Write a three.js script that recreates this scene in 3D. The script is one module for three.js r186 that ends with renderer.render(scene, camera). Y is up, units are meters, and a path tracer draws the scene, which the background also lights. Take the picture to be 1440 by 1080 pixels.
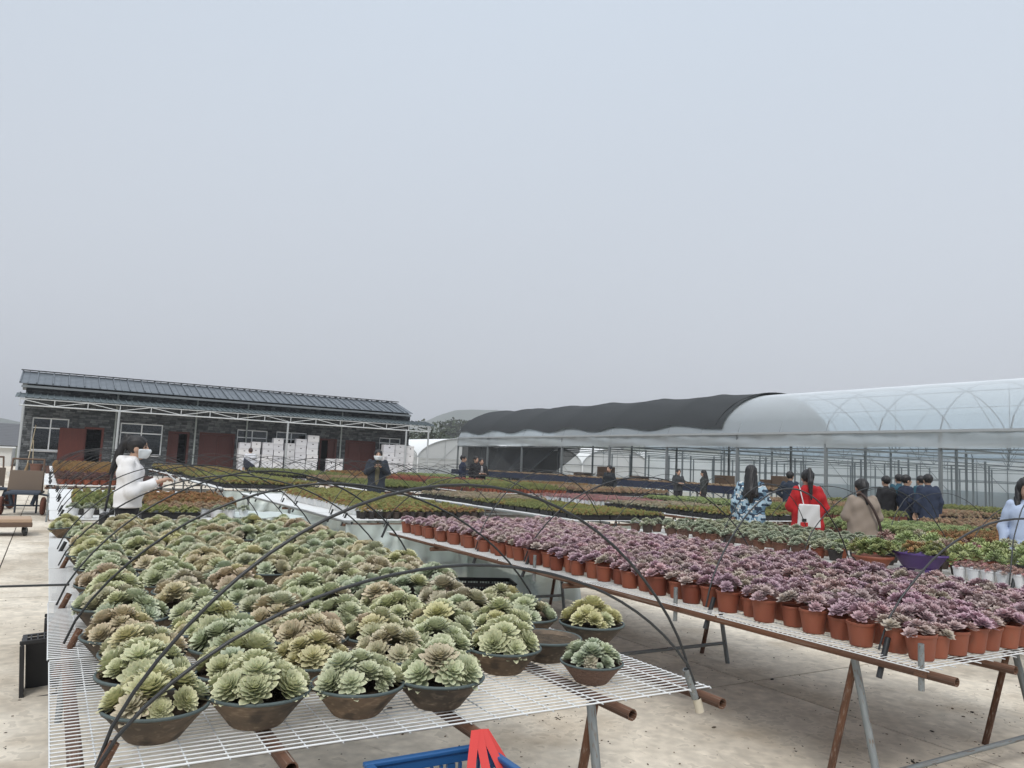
import * as THREE from 'three';
import { mergeGeometries } from 'three/addons/utils/BufferGeometryUtils.js';
import { RoundedBoxGeometry } from 'three/addons/geometries/RoundedBoxGeometry.js';

// ------------------------------------------------------------------ camera, sky, sun, exposure
const scene = new THREE.Scene();
const R = THREE.MathUtils.degToRad;
const F = 1083, CH = 1.52;                                   // focal length in photo pixels, lens height
const camera = new THREE.PerspectiveCamera(2 * Math.atan(540 / F) * 180 / Math.PI, 4 / 3, 0.05, 6000);
camera.rotation.order = 'YXZ';
camera.position.set(0, CH, 0);
camera.rotation.set(R(5.984), R(-30.659), R(2.611));
camera.updateMatrixWorld();
scene.add(camera);

function skyTexture() {                                      // even overcast in view; unseen zenith raised far brighter to light the ground
  const w = 256, h = 128, d = new Float32Array(w * h * 4);
  for (let j = 0; j < h; j++) for (let i = 0; i < w; i++) {
    const el = ((j + .5) / h - .5) * Math.PI, s = Math.max(0, Math.sin(el)), a = i / w * Math.PI * 2;
    const c = 1 + .02 * Math.sin(a * 2 + 1 + s * 3) + .015 * Math.sin(a * 5 + 2 - s * 7) * (1 - s);
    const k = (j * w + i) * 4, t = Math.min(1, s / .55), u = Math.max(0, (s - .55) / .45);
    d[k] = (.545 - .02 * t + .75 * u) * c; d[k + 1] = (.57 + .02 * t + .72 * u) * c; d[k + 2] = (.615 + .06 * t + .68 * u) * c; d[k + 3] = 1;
  }
  const t = new THREE.DataTexture(d, w, h, THREE.RGBAFormat, THREE.FloatType);
  t.mapping = THREE.EquirectangularReflectionMapping; t.magFilter = t.minFilter = THREE.LinearFilter; t.needsUpdate = true;
  return t;
}
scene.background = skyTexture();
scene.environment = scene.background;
const sun = new THREE.DirectionalLight(new THREE.Color(1, .97, .92), 1.5);
sun.position.set(-14, 40, 12); sun.target.position.set(8, 0, -18);
sun.castShadow = true; sun.shadow.radius = 34; sun.shadow.mapSize.set(4096, 4096);
Object.assign(sun.shadow.camera, { left: -60, right: 60, top: 60, bottom: -60, near: 1, far: 150 });
scene.add(sun, sun.target);
const renderer = new THREE.WebGLRenderer({ antialias: true });
renderer.setSize(1024, 768);
renderer.toneMapping = THREE.LinearToneMapping;
renderer.toneMappingExposure = 1.25;
renderer.shadowMap.enabled = true;

// ------------------------------------------------------------------ helpers
let seed = 7;
function rnd() { seed = (seed + 0x6D2B79F5) | 0; let t = Math.imul(seed ^ seed >>> 15, 1 | seed); t = t + Math.imul(t ^ t >>> 7, 61 | t) ^ t; return ((t ^ t >>> 14) >>> 0) / 4294967296; }
const rr = (a, b) => a + (b - a) * rnd();
const pick = a => a[Math.floor(rnd() * a.length) % a.length];
const V = (x, y, z) => new THREE.Vector3(x, y, z);
const C = (r, g, b) => new THREE.Color().setRGB(r, g, b);
const hex = s => new THREE.Color(s);
function ray(u, v) { return V((u - 720) / F, -(v - 540) / F, -1).applyQuaternion(camera.quaternion); }
function onY(u, v, y) { const d = ray(u, v), t = (y - CH) / d.y; return V(t * d.x, y, t * d.z); }
function onX(u, v, x) { const d = ray(u, v), t = x / d.x; return V(x, CH + t * d.y, t * d.z); }
function onZ(u, v, z) { const d = ray(u, v), t = z / d.z; return V(t * d.x, CH + t * d.y, z); }
const used = {};
function numbered(n) { const k = used[n] = (used[n] ?? -1) + 1; return k ? n + '_' + String(k).padStart(3, '0') : n; }
function tag(o, label, category, group, kind) { Object.assign(o.userData, { label, category }); if (group) o.userData.group = group; if (kind) o.userData.kind = kind; return o; }
function thing(name, label, category, pos = [0, 0, 0], turn = 0, group) { const o = new THREE.Group(); o.name = numbered(name); o.position.set(...pos); o.rotation.y = turn; scene.add(o); return tag(o, label, category, group); }
function part(name, geo, mat, parent, label) { const m = new THREE.Mesh(Array.isArray(geo) ? merge(geo) : geo, mat); m.name = name; m.castShadow = m.receiveShadow = true; parent.add(m); if (label) m.userData.label = label; return m; }
function solo(name, geo, mat, label, category, group, kind) { const m = part(numbered(name), geo, mat, scene); return tag(m, label, category, group, kind); }
function struct(name, geo, mat, parent = scene) { const m = part(name, geo, mat, parent); if (parent === scene) m.userData.kind = 'structure'; return m; }
function merge(list) {
  list = list.map(g => { g = g.index ? g.toNonIndexed() : g; for (const k of Object.keys(g.attributes)) if (!['position', 'normal', 'uv', 'color'].includes(k)) g.deleteAttribute(k); return g; });
  if (list.some(g => !g.attributes.uv)) list.forEach(g => g.deleteAttribute('uv'));
  if (list.some(g => !g.attributes.color) && list.some(g => g.attributes.color)) list.forEach(g => { if (!g.attributes.color) paint(g, C(1, 1, 1)); });
  return mergeGeometries(list);
}
function paint(g, c) { const n = g.attributes.position.count, a = new Float32Array(n * 3); for (let i = 0; i < n; i++) { a[i * 3] = c.r; a[i * 3 + 1] = c.g; a[i * 3 + 2] = c.b; } g.setAttribute('color', new THREE.BufferAttribute(a, 3)); return g; }
function box(w, h, d, x = 0, y = 0, z = 0) { return new THREE.BoxGeometry(w, h, d).translate(x, y, z); }
function slabBox(x0, x1, y0, y1, z0, z1) { return box(x1 - x0, y1 - y0, z1 - z0, (x0 + x1) / 2, (y0 + y1) / 2, (z0 + z1) / 2); }
function rbox(w, h, d, r, x = 0, y = 0, z = 0) { return new RoundedBoxGeometry(w, h, d, 2, r).translate(x, y, z); }
function rod(a, b, r, sides = 8, r2 = r, caps = false) {
  const d = b.clone().sub(a), g = new THREE.CylinderGeometry(r2, r, d.length(), sides, 1, !caps);
  g.applyQuaternion(new THREE.Quaternion().setFromUnitVectors(V(0, 1, 0), d.normalize())); return g.translate((a.x + b.x) / 2, (a.y + b.y) / 2, (a.z + b.z) / 2);
}
function tube(pts, r, seg = 24, sides = 6, closed = false) { return new THREE.TubeGeometry(new THREE.CatmullRomCurve3(pts, closed), seg, r, sides, closed); }
function pipe(a, b, r) {                                     // an open-ended tube with a bore one can see into
  const n = 12, g = [rod(a, b, r, n), rod(b, a, r * .8, n)], d = b.clone().sub(a).normalize(), q = new THREE.Quaternion().setFromUnitVectors(V(0, 0, 1), d);
  for (const p of [a, b]) g.push(new THREE.RingGeometry(r * .8, r, n).applyQuaternion(q).translate(p.x, p.y, p.z));
  return merge(g);
}
function lathe(pts, n = 20) { return new THREE.LatheGeometry(pts.map(p => new THREE.Vector2(p[0], p[1])), n); }
function metreUV(g, s = 1) {                                 // box-projected uv in metres
  g = g.index ? g.toNonIndexed() : g; const p = g.attributes.position, n = g.attributes.normal, uv = new Float32Array(p.count * 2);
  for (let i = 0; i < p.count; i++) { const ax = Math.abs(n.getX(i)), ay = Math.abs(n.getY(i)), az = Math.abs(n.getZ(i)); let a, b; if (ay >= ax && ay >= az) { a = p.getX(i); b = p.getZ(i); } else if (ax >= az) { a = p.getZ(i); b = p.getY(i); } else { a = p.getX(i); b = p.getY(i); } uv[i * 2] = a * s; uv[i * 2 + 1] = b * s; }
  g.setAttribute('uv', new THREE.BufferAttribute(uv, 2)); return g;
}
// tileable noise
const PERM = new Uint16Array(65536); for (let i = 0; i < 65536; i++) PERM[i] = Math.floor(rnd() * 65536);
const hsh = (x, y, s) => PERM[(PERM[(x * 131 + s * 977) & 65535] + y * 57) & 65535] / 65535;
function vnoise(u, v, per, s = 0) { const x = u * per, y = v * per, xi = Math.floor(x), yi = Math.floor(y); let fx = x - xi, fy = y - yi; fx = fx * fx * (3 - 2 * fx); fy = fy * fy * (3 - 2 * fy); const m = a => ((a % per) + per) % per; const a = hsh(m(xi), m(yi), s), b = hsh(m(xi + 1), m(yi), s), c = hsh(m(xi), m(yi + 1), s), d = hsh(m(xi + 1), m(yi + 1), s); return a + (b - a) * fx + (c - a) * fy + (a - b - c + d) * fx * fy; }
function fbm(u, v, per, oct = 4, s = 0) { let t = 0, a = .5, n = 0; for (let i = 0; i < oct; i++) { t += a * vnoise(u, v, per, s + i * 17); n += a; a *= .5; per *= 2; } return t / n; }
function tex(w, h, fn, srgb = true, rep = 1) {
  const d = new Uint8Array(w * h * 4);
  for (let j = 0; j < h; j++) for (let i = 0; i < w; i++) { const c = fn((i + .5) / w, (j + .5) / h), k = (j * w + i) * 4; d[k] = c[0] * 255; d[k + 1] = c[1] * 255; d[k + 2] = c[2] * 255; d[k + 3] = 255; }
  const t = new THREE.DataTexture(d, w, h); t.wrapS = t.wrapT = THREE.RepeatWrapping; t.magFilter = THREE.LinearFilter; t.minFilter = THREE.LinearMipmapLinearFilter; t.generateMipmaps = true; t.repeat.set(rep, rep);
  if (srgb) t.colorSpace = THREE.SRGBColorSpace; t.needsUpdate = true; return t;
}
const cl = (x, a = 0, b = 1) => Math.min(b, Math.max(a, x));
const mix3 = (a, b, t) => [a[0] + (b[0] - a[0]) * t, a[1] + (b[1] - a[1]) * t, a[2] + (b[2] - a[2]) * t];

// ------------------------------------------------------------------ materials
const std = (color, roughness = .8, o = {}) => new THREE.MeshStandardMaterial({ color, roughness, side: THREE.DoubleSide, ...o });
const rustTex = tex(256, 256, (u, v) => { const a = fbm(u, v, 6, 4, 1), b = fbm(u, v, 24, 3, 5); const c = mix3([.30, .215, .17], [.42, .285, .205], cl(a * 1.6 - .3)); return mix3(c, [.55, .50, .46], cl((b - .6) * 4)); });
const galvTex = tex(256, 256, (u, v) => { const a = fbm(u, v, 8, 4, 3), b = fbm(u, v, 20, 3, 8); return mix3(mix3([.42, .44, .45], [.56, .58, .58], a), [.42, .33, .27], cl((b - .64) * 5)); });
const M = {
  rust: std(C(1, 1, 1), .85, { map: rustTex }), galv: std(C(1, 1, 1), .55, { map: galvTex, metalness: .25 }),
  white: std(C(.74, .76, .77), .45), wire: std(C(.72, .74, .75), .4),
  black: std(C(.018, .018, .019), .45), blackPlastic: std(C(.016, .016, .018), .5), rubber: std(C(.03, .03, .03), .85),
  frame: std(C(.22, .24, .25), .5, { metalness: .3 }), frameLight: std(C(.42, .44, .45), .5, { metalness: .2 }),
};

// ------------------------------------------------------------------ ground
const concTex = tex(1024, 1024, (u, v) => {
  const a = fbm(u, v, 3, 5, 11), b = fbm(u, v, 14, 4, 21), c = fbm(u, v, 90, 3, 31), d = fbm(u, v * .5, 5, 4, 41);
  let k = mix3([.765, .725, .66], [.895, .865, .81], cl(a * 1.5 - .25)); k = mix3(k, [.62, .56, .48], cl((b - .55) * 2.4) * .6); k = mix3(k, [.50, .45, .39], cl((d - .62) * 4) * .5);
  const cr = Math.abs(fbm(u, v, 5, 4, 171) - .5), cr2 = Math.abs(fbm(u, v, 9, 4, 181) - .5); k = mix3(k, [.5, .46, .4], cr < .0013 && cr2 > .06 ? .22 : 0); const e = .88 + .24 * c, s = c > .66 && b > .48 ? .89 : 1; return [k[0] * e * s, k[1] * e * s, k[2] * e * s].map(x => cl(x));
});
const concBump = tex(512, 512, (u, v) => { const a = fbm(u, v, 60, 4, 51) * .6 + fbm(u, v, 10, 3, 52) * .4; return [a, a, a]; }, false);
const conc = std(C(1, 1, 1), .92, { map: concTex, bumpMap: concBump, bumpScale: .004 });
const soilTex = tex(256, 256, (u, v) => { const a = fbm(u, v, 12, 5, 61); return mix3([.20, .17, .13], [.36, .31, .25], a); });
struct('ground', new THREE.PlaneGeometry(5000, 5000).rotateX(-Math.PI / 2).translate(0, -.03, -800), std(C(.09, .095, .06), 1));
const yard = new THREE.Group(); yard.name = 'yard'; yard.userData.kind = 'structure'; scene.add(yard);
{
  const g0 = new THREE.PlaneGeometry(110, 90).rotateX(-Math.PI / 2).translate(25, -.015, -25); metreUV(g0); part('bedding', metreUV(g0, .5), std(C(.6, .6, .6), 1, { map: soilTex }), yard);
  const sx = 5, sz = 5;
  for (let i = -5; i < 11; i++) for (let j = -2; j < 13; j++) {
    const x0 = 4.62 + (i - 1) * sx, z1 = .87 - j * sz + 5, g = box(sx - .014, .014, sz - .014); g.translate(x0 + sx / 2, -.007 + rr(-.0012, .0012), z1 - sz / 2);
    const uv = g.attributes.uv, p = g.attributes.position, ox = rnd(), oy = rnd(); for (let k = 0; k < uv.count; k++) uv.setXY(k, p.getX(k) / 5.3 + ox, p.getZ(k) / 5.3 + oy);
    part('slab', g, conc, yard);
  }
}
{ // crumbs of soil and dead leaves on the concrete
  const g = new THREE.IcosahedronGeometry(1, 0); const p = g.attributes.position; for (let i = 0; i < p.count; i++) p.setXYZ(i, p.getX(i) * 1, p.getY(i) * .35, p.getZ(i) * .7);
  const N = 2600, im = new THREE.InstancedMesh(g, std(C(1, 1, 1), .95), N), m = new THREE.Matrix4(), q = new THREE.Quaternion();
  for (let i = 0; i < N; i++) {
    let x, z; if (i < 900) { x = rr(-.8, 6.6); z = rr(-9, -1.2); } else if (i < 1500) { const a = rr(0, 6.28), c = pick([[4.2, -2.6], [1.6, -2.9], [5.5, -3], [-.4, -5], [2.8, -4], [3.6, -1.6]]), r = rr(0, 1) ** 2 * 1.1; x = c[0] + Math.cos(a) * r; z = c[1] + Math.sin(a) * r; } else { x = rr(-3, 14); z = rr(-34, -1); }
    const s = rr(.002, .007) * (rnd() < .06 ? 2.4 : 1); q.setFromEuler(new THREE.Euler(0, rr(0, 6.28), 0)); m.compose(V(x, s * .3, z), q, V(s * rr(.7, 1.8), s, s)); im.setMatrixAt(i, m); im.setColorAt(i, pick([C(.05, .04, .03), C(.09, .07, .05), C(.16, .12, .08), C(.03, .03, .03)]));
  }
  im.name = 'soil_crumbs'; tag(im, 'dark crumbs of soil and dead leaf bits scattered over the pale concrete', 'soil crumbs', null, 'stuff'); im.receiveShadow = true; scene.add(im);
}

// ------------------------------------------------------------------ leaves, rosettes, pots
function leaf(L, W, cup, thick, cIn, cEdge, cTip) {          // spoon-shaped succulent leaf along +z, cupped upward
  const prof = [[0, .34], [.35, .72], [.68, 1], [.9, .62]], pos = [], col = [], idx = []; const put = (x, y, z, c) => { pos.push(x, y, z); col.push(c.r, c.g, c.b); };
  for (const [t, w] of prof) { const y = cup * t * t * L; put(-W * w / 2, y + cup * W * .5 * w, t * L, cEdge); put(0, y - thick * w, t * L, cIn.clone().lerp(cTip, t * t * .5)); put(W * w / 2, y + cup * W * .5 * w, t * L, cEdge); }
  put(0, cup * L + cup * .03 * L, L * 1.03, cTip);
  for (let i = 0; i < 3; i++) { const a = i * 3; idx.push(a, a + 1, a + 4, a, a + 4, a + 3, a + 1, a + 2, a + 5, a + 1, a + 5, a + 4); }
  idx.push(9, 10, 12, 10, 11, 12);
  const g = new THREE.BufferGeometry(); g.setAttribute('position', new THREE.Float32BufferAttribute(pos, 3)); g.setAttribute('color', new THREE.Float32BufferAttribute(col, 3)); g.setIndex(idx); return g;
}
function smallLeaf(L, W, cup, cIn, cTip) {
  const g = new THREE.BufferGeometry();
  g.setAttribute('position', new THREE.Float32BufferAttribute([0, 0, 0, -W / 2, cup * W * .6 + cup * L * .3, L * .6, 0, cup * L * .15, L * .62, W / 2, cup * W * .6 + cup * L * .3, L * .6, 0, cup * L, L], 3));
  g.setAttribute('color', new THREE.Float32BufferAttribute([cIn, cTip, cIn, cTip, cTip].flatMap(c => [c.r, c.g, c.b]), 3)); g.setIndex([0, 2, 1, 0, 3, 2, 1, 2, 4, 2, 3, 4]); return g;
}
function rosette(n, Rr, o) {                                 // leaves by the golden angle, outer ones lying, inner ones upright
  const list = [];
  for (let i = 0; i < n; i++) {
    const t = (i + .5) / n, L = Rr * (.22 + .8 * t ** .62) * rr(.93, 1.06), el = R(o.in + (o.out - o.in) * t ** .36) + rr(-.06, .06);
    const ci = o.c0.clone().lerp(o.c1, t).multiplyScalar(rr(.92, 1.08)), ce = o.ce.clone().lerp(o.ce1 ?? o.ce, t).multiplyScalar(rr(.94, 1.06));
    const g = o.small ? smallLeaf(L, L * o.w, o.cup, ci, ce) : leaf(L, L * o.w * (1.1 - .2 * t), o.cup, Rr * .035, ci, ci.clone().lerp(ce, .75), ce);
    g.rotateX(-el); g.rotateY(i * 2.39996 + rr(-.08, .08)); g.translate(0, Rr * .5 * (1 - t), 0); list.push(g);
  }
  const g = mergeGeometries(list); g.computeVertexNormals(); return g;
}
const vcol = (tint = C(1, 1, 1), rough = .7, o = {}) => std(tint, rough, { vertexColors: true, ...o });
const potDirt = tex(256, 256, (u, v) => { const a = fbm(u, v, 5, 4, 71), b = fbm(u, v, 40, 3, 72), c = fbm(u, v, 12, 3, 73); let k = mix3([.20, .185, .165], [.36, .31, .26], cl(a * 1.5 - .2)); k = mix3(k, [.50, .45, .38], cl((b - .6) * 3) * .7); return mix3(k, [.15, .14, .13], cl((c - .6) * 4) * .6); });
const bowlMats = [C(1.7, 1.65, 1.6), C(1.4, 1.4, 1.42), C(1.9, 1.75, 1.6)].map(c => std(c, .9, { map: potDirt, bumpMap: concBump, bumpScale: .002 }));
const rimMat = std(C(.075, .10, .10), .7), soilMat = std(C(1, .95, .9), 1, { map: soilTex, bumpMap: concBump, bumpScale: .006 });

const T = .72;                                                // table height
// big rosettes of the bowls
const cols = [
  { c0: C(.34, .43, .27), c1: C(.31, .38, .27), ce: C(.72, .71, .54) }, { c0: C(.32, .41, .29), c1: C(.29, .36, .28), ce: C(.68, .69, .55) },
  { c0: C(.40, .46, .25), c1: C(.36, .40, .24), ce: C(.75, .70, .49) }, { c0: C(.36, .41, .28), c1: C(.35, .36, .27), ce: C(.73, .64, .50) },
  { c0: C(.36, .39, .28), c1: C(.37, .34, .26), ce: C(.70, .60, .49) },
];
const bigRos = []; for (const c of cols) for (let k = 0; k < 3; k++) bigRos.push(rosette(48 + k * 7, .057, { in: 86, out: [-8, 0, 8][k], w: [.5, .56, .52][k], cup: .2, c0: c.c0, c1: c.c1, ce: c.ce }));
const ciMats = [C(.97, .97, .9), C(.9, .92, .88), C(1.02, .99, .88), C(1.0, .94, .88)].map(c => vcol(c, .5));
const bowlGeo = lathe([[.0, 0], [.072, 0], [.077, .004], [.104, .038], [.138, .079], [.147, .084], [.149, .092], [.142, .094], [.134, .087], [.12, .074]], 26);
const rimGeo = new THREE.TorusGeometry(.1455, .0052, 6, 30).rotateX(Math.PI / 2).translate(0, .0915, 0), bowlSoil = new THREE.CircleGeometry(.131, 20).rotateX(-Math.PI / 2).translate(0, .079, 0);
const toneWord = ['pale green', 'grey-green', 'yellow-green', 'tan-edged green', 'pinkish tan'], bowlLabel = k => `dark clay bowl heaped mostly with ${toneWord[k]} rosettes on the white wire table`;
function bowl(x, z, o = {}) {
  const base = o.tone ?? pick([0, 0, 1, 1, 2, 3, 3, 4]), s = o.s ?? rr(.94, 1.05), t = thing('succulent_bowl', o.label ?? bowlLabel(base), 'succulent bowl', [x, T + .006, z], rr(0, 6.28), o.label ? undefined : `bowls of ${toneWord[base]} rosettes`);
  const tilt = o.tilt ?? 0; t.rotation.z = tilt; t.scale.setScalar(s);
  part('bowl', bowlGeo, o.mat ?? pick(bowlMats), t); part('rim', rimGeo, rimMat, t); part('soil', bowlSoil, soilMat, t); if (o.empty) return t;
  const n = (o.n ?? Math.floor(rr(5, 8))) + 1, a0 = rr(0, 6.28), mt = pick(ciMats);
  const add = (r, a, y, tl, sc) => { const m = part('rosette', bigRos[(rnd() < .72 ? base : pick([0, 0, 1, 2, 3, 4])) * 3 + Math.floor(rnd() * 3)], mt, t); m.position.set(Math.cos(a) * r, y, Math.sin(a) * r); m.quaternion.setFromAxisAngle(V(Math.sin(a), 0, -Math.cos(a)), tl).multiply(new THREE.Quaternion().setFromAxisAngle(V(0, 1, 0), rr(0, 6.28))); m.scale.setScalar(sc); };
  add(rr(0, .015), a0, .148 + rr(-.008, .012), .1, rr(.9, 1.3));
  const lo = Math.floor(rr(3, 5)); for (let i = 0; i < lo; i++) add(rr(.05, .062), a0 + i * 6.283 / lo + rr(-.2, .2), .13 + rr(-.012, .018), rr(.25, .5), rr(.85, 1.25));
  for (let i = 0; i < n + 1; i++) add(rr(.086, .1), a0 + .5 + i * 6.283 / (n + 1) + rr(-.18, .18), .102 + rr(-.006, .014), rr(.5, .9), rr(.75, 1.2));
  for (let i = 0; i < 3; i++) add(rr(.1, .114), rr(0, 6.28), .098, rr(.7, 1.1), rr(.3, .55));
  return t;
}
// pots: plastic nursery pot with rolled rim
function potGeo(r, h, r2 = r * .74) { return lathe([[0, .001], [r2 * .96, .001], [r2, .006], [r * .94, h * .86], [r, h * .87], [r * 1.02, h * .985], [r * .98, h], [r * .9, h * .985], [r * .87, h * .8], [0, h * .8]], 14); }
const terraTex = tex(128, 128, (u, v) => { const a = fbm(u, v, 4, 4, 81), b = fbm(u, v, 20, 3, 82); return mix3(mix3([.49, .27, .20], [.58, .33, .24], a), [.50, .36, .29], cl((b - .6) * 4) * .5); });
const potMats = { terra: [std(C(1, 1, 1), .6, { map: terraTex }), std(C(.95, .9, .88), .6, { map: terraTex }), std(C(.72, .62, .62), .65, { map: terraTex })], dark: [std(C(.035, .032, .032), .6), std(C(.06, .045, .04), .7)], white: [std(C(.72, .74, .76), .5), std(C(.66, .69, .72), .5)], brown: [std(C(.16, .075, .05), .75), std(C(.12, .065, .05), .75)] };
const potTer = potGeo(.067, .112), potSm = potGeo(.05, .09), potWh = potGeo(.055, .105), potMd = potGeo(.075, .1);
const terraV = paint(potTer.clone(), C(.26, .085, .05));
function cluster(n, rad, rise, mk, tiltOut = .6) {           // several rosettes heads on one pot
  const l = []; for (let i = 0; i < n; i++) { const a = i * 2.4 + rr(-.3, .3), t = Math.sqrt((i + .3) / n), g = mk(i).clone(); g.rotateY(rr(0, 6.28)); g.rotateX(tiltOut * t); g.rotateY(Math.PI / 2 - a); g.translate(Math.cos(a) * rad * t, rise * (1 - t * t) + rr(-.006, .006), Math.sin(a) * rad * t); l.push(g); } return mergeGeometries(l);
}
const pinkCols = [[C(.40, .29, .30), C(.31, .21, .23), C(.58, .44, .45)], [C(.44, .31, .32), C(.33, .22, .23), C(.62, .46, .46)], [C(.42, .34, .31), C(.34, .26, .25), C(.57, .47, .44)], [C(.38, .27, .31), C(.30, .19, .23), C(.55, .41, .45)], [C(.41, .36, .30), C(.32, .27, .24), C(.55, .48, .42)]];
const pinkHeads = pinkCols.map(c => rosette(24, .046, { in: 82, out: -4, w: .66, cup: .24, c0: c[0], c1: c[1], ce: c[2], small: true }));
const pinkPlants = []; for (let k = 0; k < 10; k++) pinkPlants.push(cluster(6, .06, .035, () => pinkHeads[rnd() < .62 ? k % 5 : Math.floor(rnd() * 5)]).translate(0, .112, 0));
const pinkMats = [C(.88, .85, .87), C(.8, .77, .81), C(.96, .88, .92), C(.9, .9, .85)].map(c => vcol(c, .65));

// generic bedding plants: kind -> plant geometries (a few variants each)
const mk = (a, b, c, n = 16, r = .03, w = .55, out = 18) => rosette(n, r, { in: 80, out: out - 18, w, cup: .25, c0: a, c1: b, ce: c, small: true });
const heads = {
  olive: [mk(C(.29, .29, .11), C(.19, .20, .07), C(.40, .35, .14)), mk(C(.32, .26, .11), C(.21, .18, .07), C(.42, .27, .12)), mk(C(.27, .31, .12), C(.17, .20, .07), C(.38, .39, .15))],
  rusty: [mk(C(.31, .22, .10), C(.21, .13, .06), C(.42, .22, .11)), mk(C(.28, .25, .11), C(.18, .16, .07), C(.39, .25, .12))],
  green: [mk(C(.23, .28, .11), C(.14, .18, .065), C(.33, .36, .15)), mk(C(.26, .28, .11), C(.16, .18, .07), C(.37, .37, .16))],
  lime: [mk(C(.29, .35, .15), C(.19, .25, .11), C(.39, .45, .22), 16, .038, .6), mk(C(.27, .32, .15), C(.17, .22, .11), C(.37, .41, .22), 16, .034, .6)],
  grey: [mk(C(.33, .36, .26), C(.23, .26, .19), C(.44, .46, .35), 18, .034, .6), mk(C(.30, .35, .26), C(.21, .25, .19), C(.41, .44, .34), 18, .034, .6)],
  pale: [mk(C(.36, .38, .26), C(.26, .29, .20), C(.46, .45, .33), 16, .03, .6), mk(C(.40, .36, .25), C(.30, .26, .18), C(.48, .41, .31), 16, .03, .6)],
  peach: [mk(C(.42, .30, .20), C(.30, .20, .13), C(.50, .34, .23)), mk(C(.38, .31, .20), C(.27, .21, .13), C(.46, .36, .24))],
  red: [mk(C(.32, .10, .08), C(.22, .06, .05), C(.42, .14, .11)), mk(C(.36, .16, .11), C(.22, .08, .06), C(.44, .2, .14))],
  orange: [mk(C(.34, .20, .08), C(.22, .12, .05), C(.42, .24, .10)), mk(C(.30, .20, .09), C(.2, .12, .05), C(.38, .25, .11))],
  wine: [mk(C(.15, .08, .08), C(.09, .045, .05), C(.21, .12, .11)), mk(C(.18, .11, .09), C(.1, .06, .05), C(.24, .16, .12))],
  pinkish: [mk(C(.42, .24, .24), C(.30, .15, .16), C(.52, .28, .28)), mk(C(.36, .26, .22), C(.25, .17, .15), C(.46, .3, .27))],
};
const plants = {}; for (const k in heads) { plants[k] = []; for (let i = 0; i < 4; i++) plants[k].push(cluster(9, .05, .04, () => pick(heads[k]), .5)); }
const plantMat = [C(1, 1, 1), C(.9, .93, .9), C(1.1, 1.06, 1)].map(c => vcol(c, .72));
function potted(kind, x, z, o) {                             // one pot with its plant, a thing of its own
  const t = thing(o.name ?? 'potted_succulent', o.label, 'potted plant', [x, T + .006, z], rr(0, 6.28), o.group), pg = o.pot ?? potSm, h = o.h ?? .09;
  part('pot', pg, pick(potMats[o.mat ?? 'dark']), t); const p = part('plant', pick(plants[kind]), pick(plantMat), t); p.position.y = h * .9; p.scale.set(o.s ?? 1, (o.s ?? 1) * (o.tall ?? 1), o.s ?? 1); return t;
}
// whole beds too small to tell apart: pot and plant copied as one uncountable mass
function bed(kind, potCol, x0, x1, z0, z1, step, label, o = {}) {
  const h = o.h ?? .085, src = [], mats = []; const body = o.tray ? box(step * .98, h * .8, step * .98, 0, h * .4, 0) : potGeo(step * .47, h);
  const g = merge([paint(body.index ? body.toNonIndexed() : body, potCol), pick(plants[kind]).clone().scale(step / .1, (step / .1) * (o.tall ?? 1), step / .1).translate(0, h * .88, 0)]); g.computeVertexNormals();
  const spots = []; for (let x = x0 + step / 2; x < x1; x += step) for (let z = z0 + step / 2; z < z1; z += step) if (rnd() > (o.gap ?? .01)) spots.push([x + rr(-.01, .01), z + rr(-.01, .01)]);
  const im = new THREE.InstancedMesh(g, vcol(C(1, 1, 1), .72), spots.length), m = new THREE.Matrix4(), q = new THREE.Quaternion();
  spots.forEach(([x, z], i) => { q.setFromAxisAngle(V(0, 1, 0), o.tray ? Math.floor(rr(0, 4)) * Math.PI / 2 : rr(0, 6.28)); const s = rr(.9, 1.15); m.compose(V(x, T + .008, z), q, V(1, s, 1)); im.setMatrixAt(i, m); const b = rr(.8, 1.15); im.setColorAt(i, C(b * rr(.93, 1.07), b, b * rr(.93, 1.07))); });
  im.name = numbered(o.name ?? 'plant_bed'); tag(im, label, 'plant bed', null, 'stuff'); im.castShadow = im.receiveShadow = true; scene.add(im); return im;
}

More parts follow.
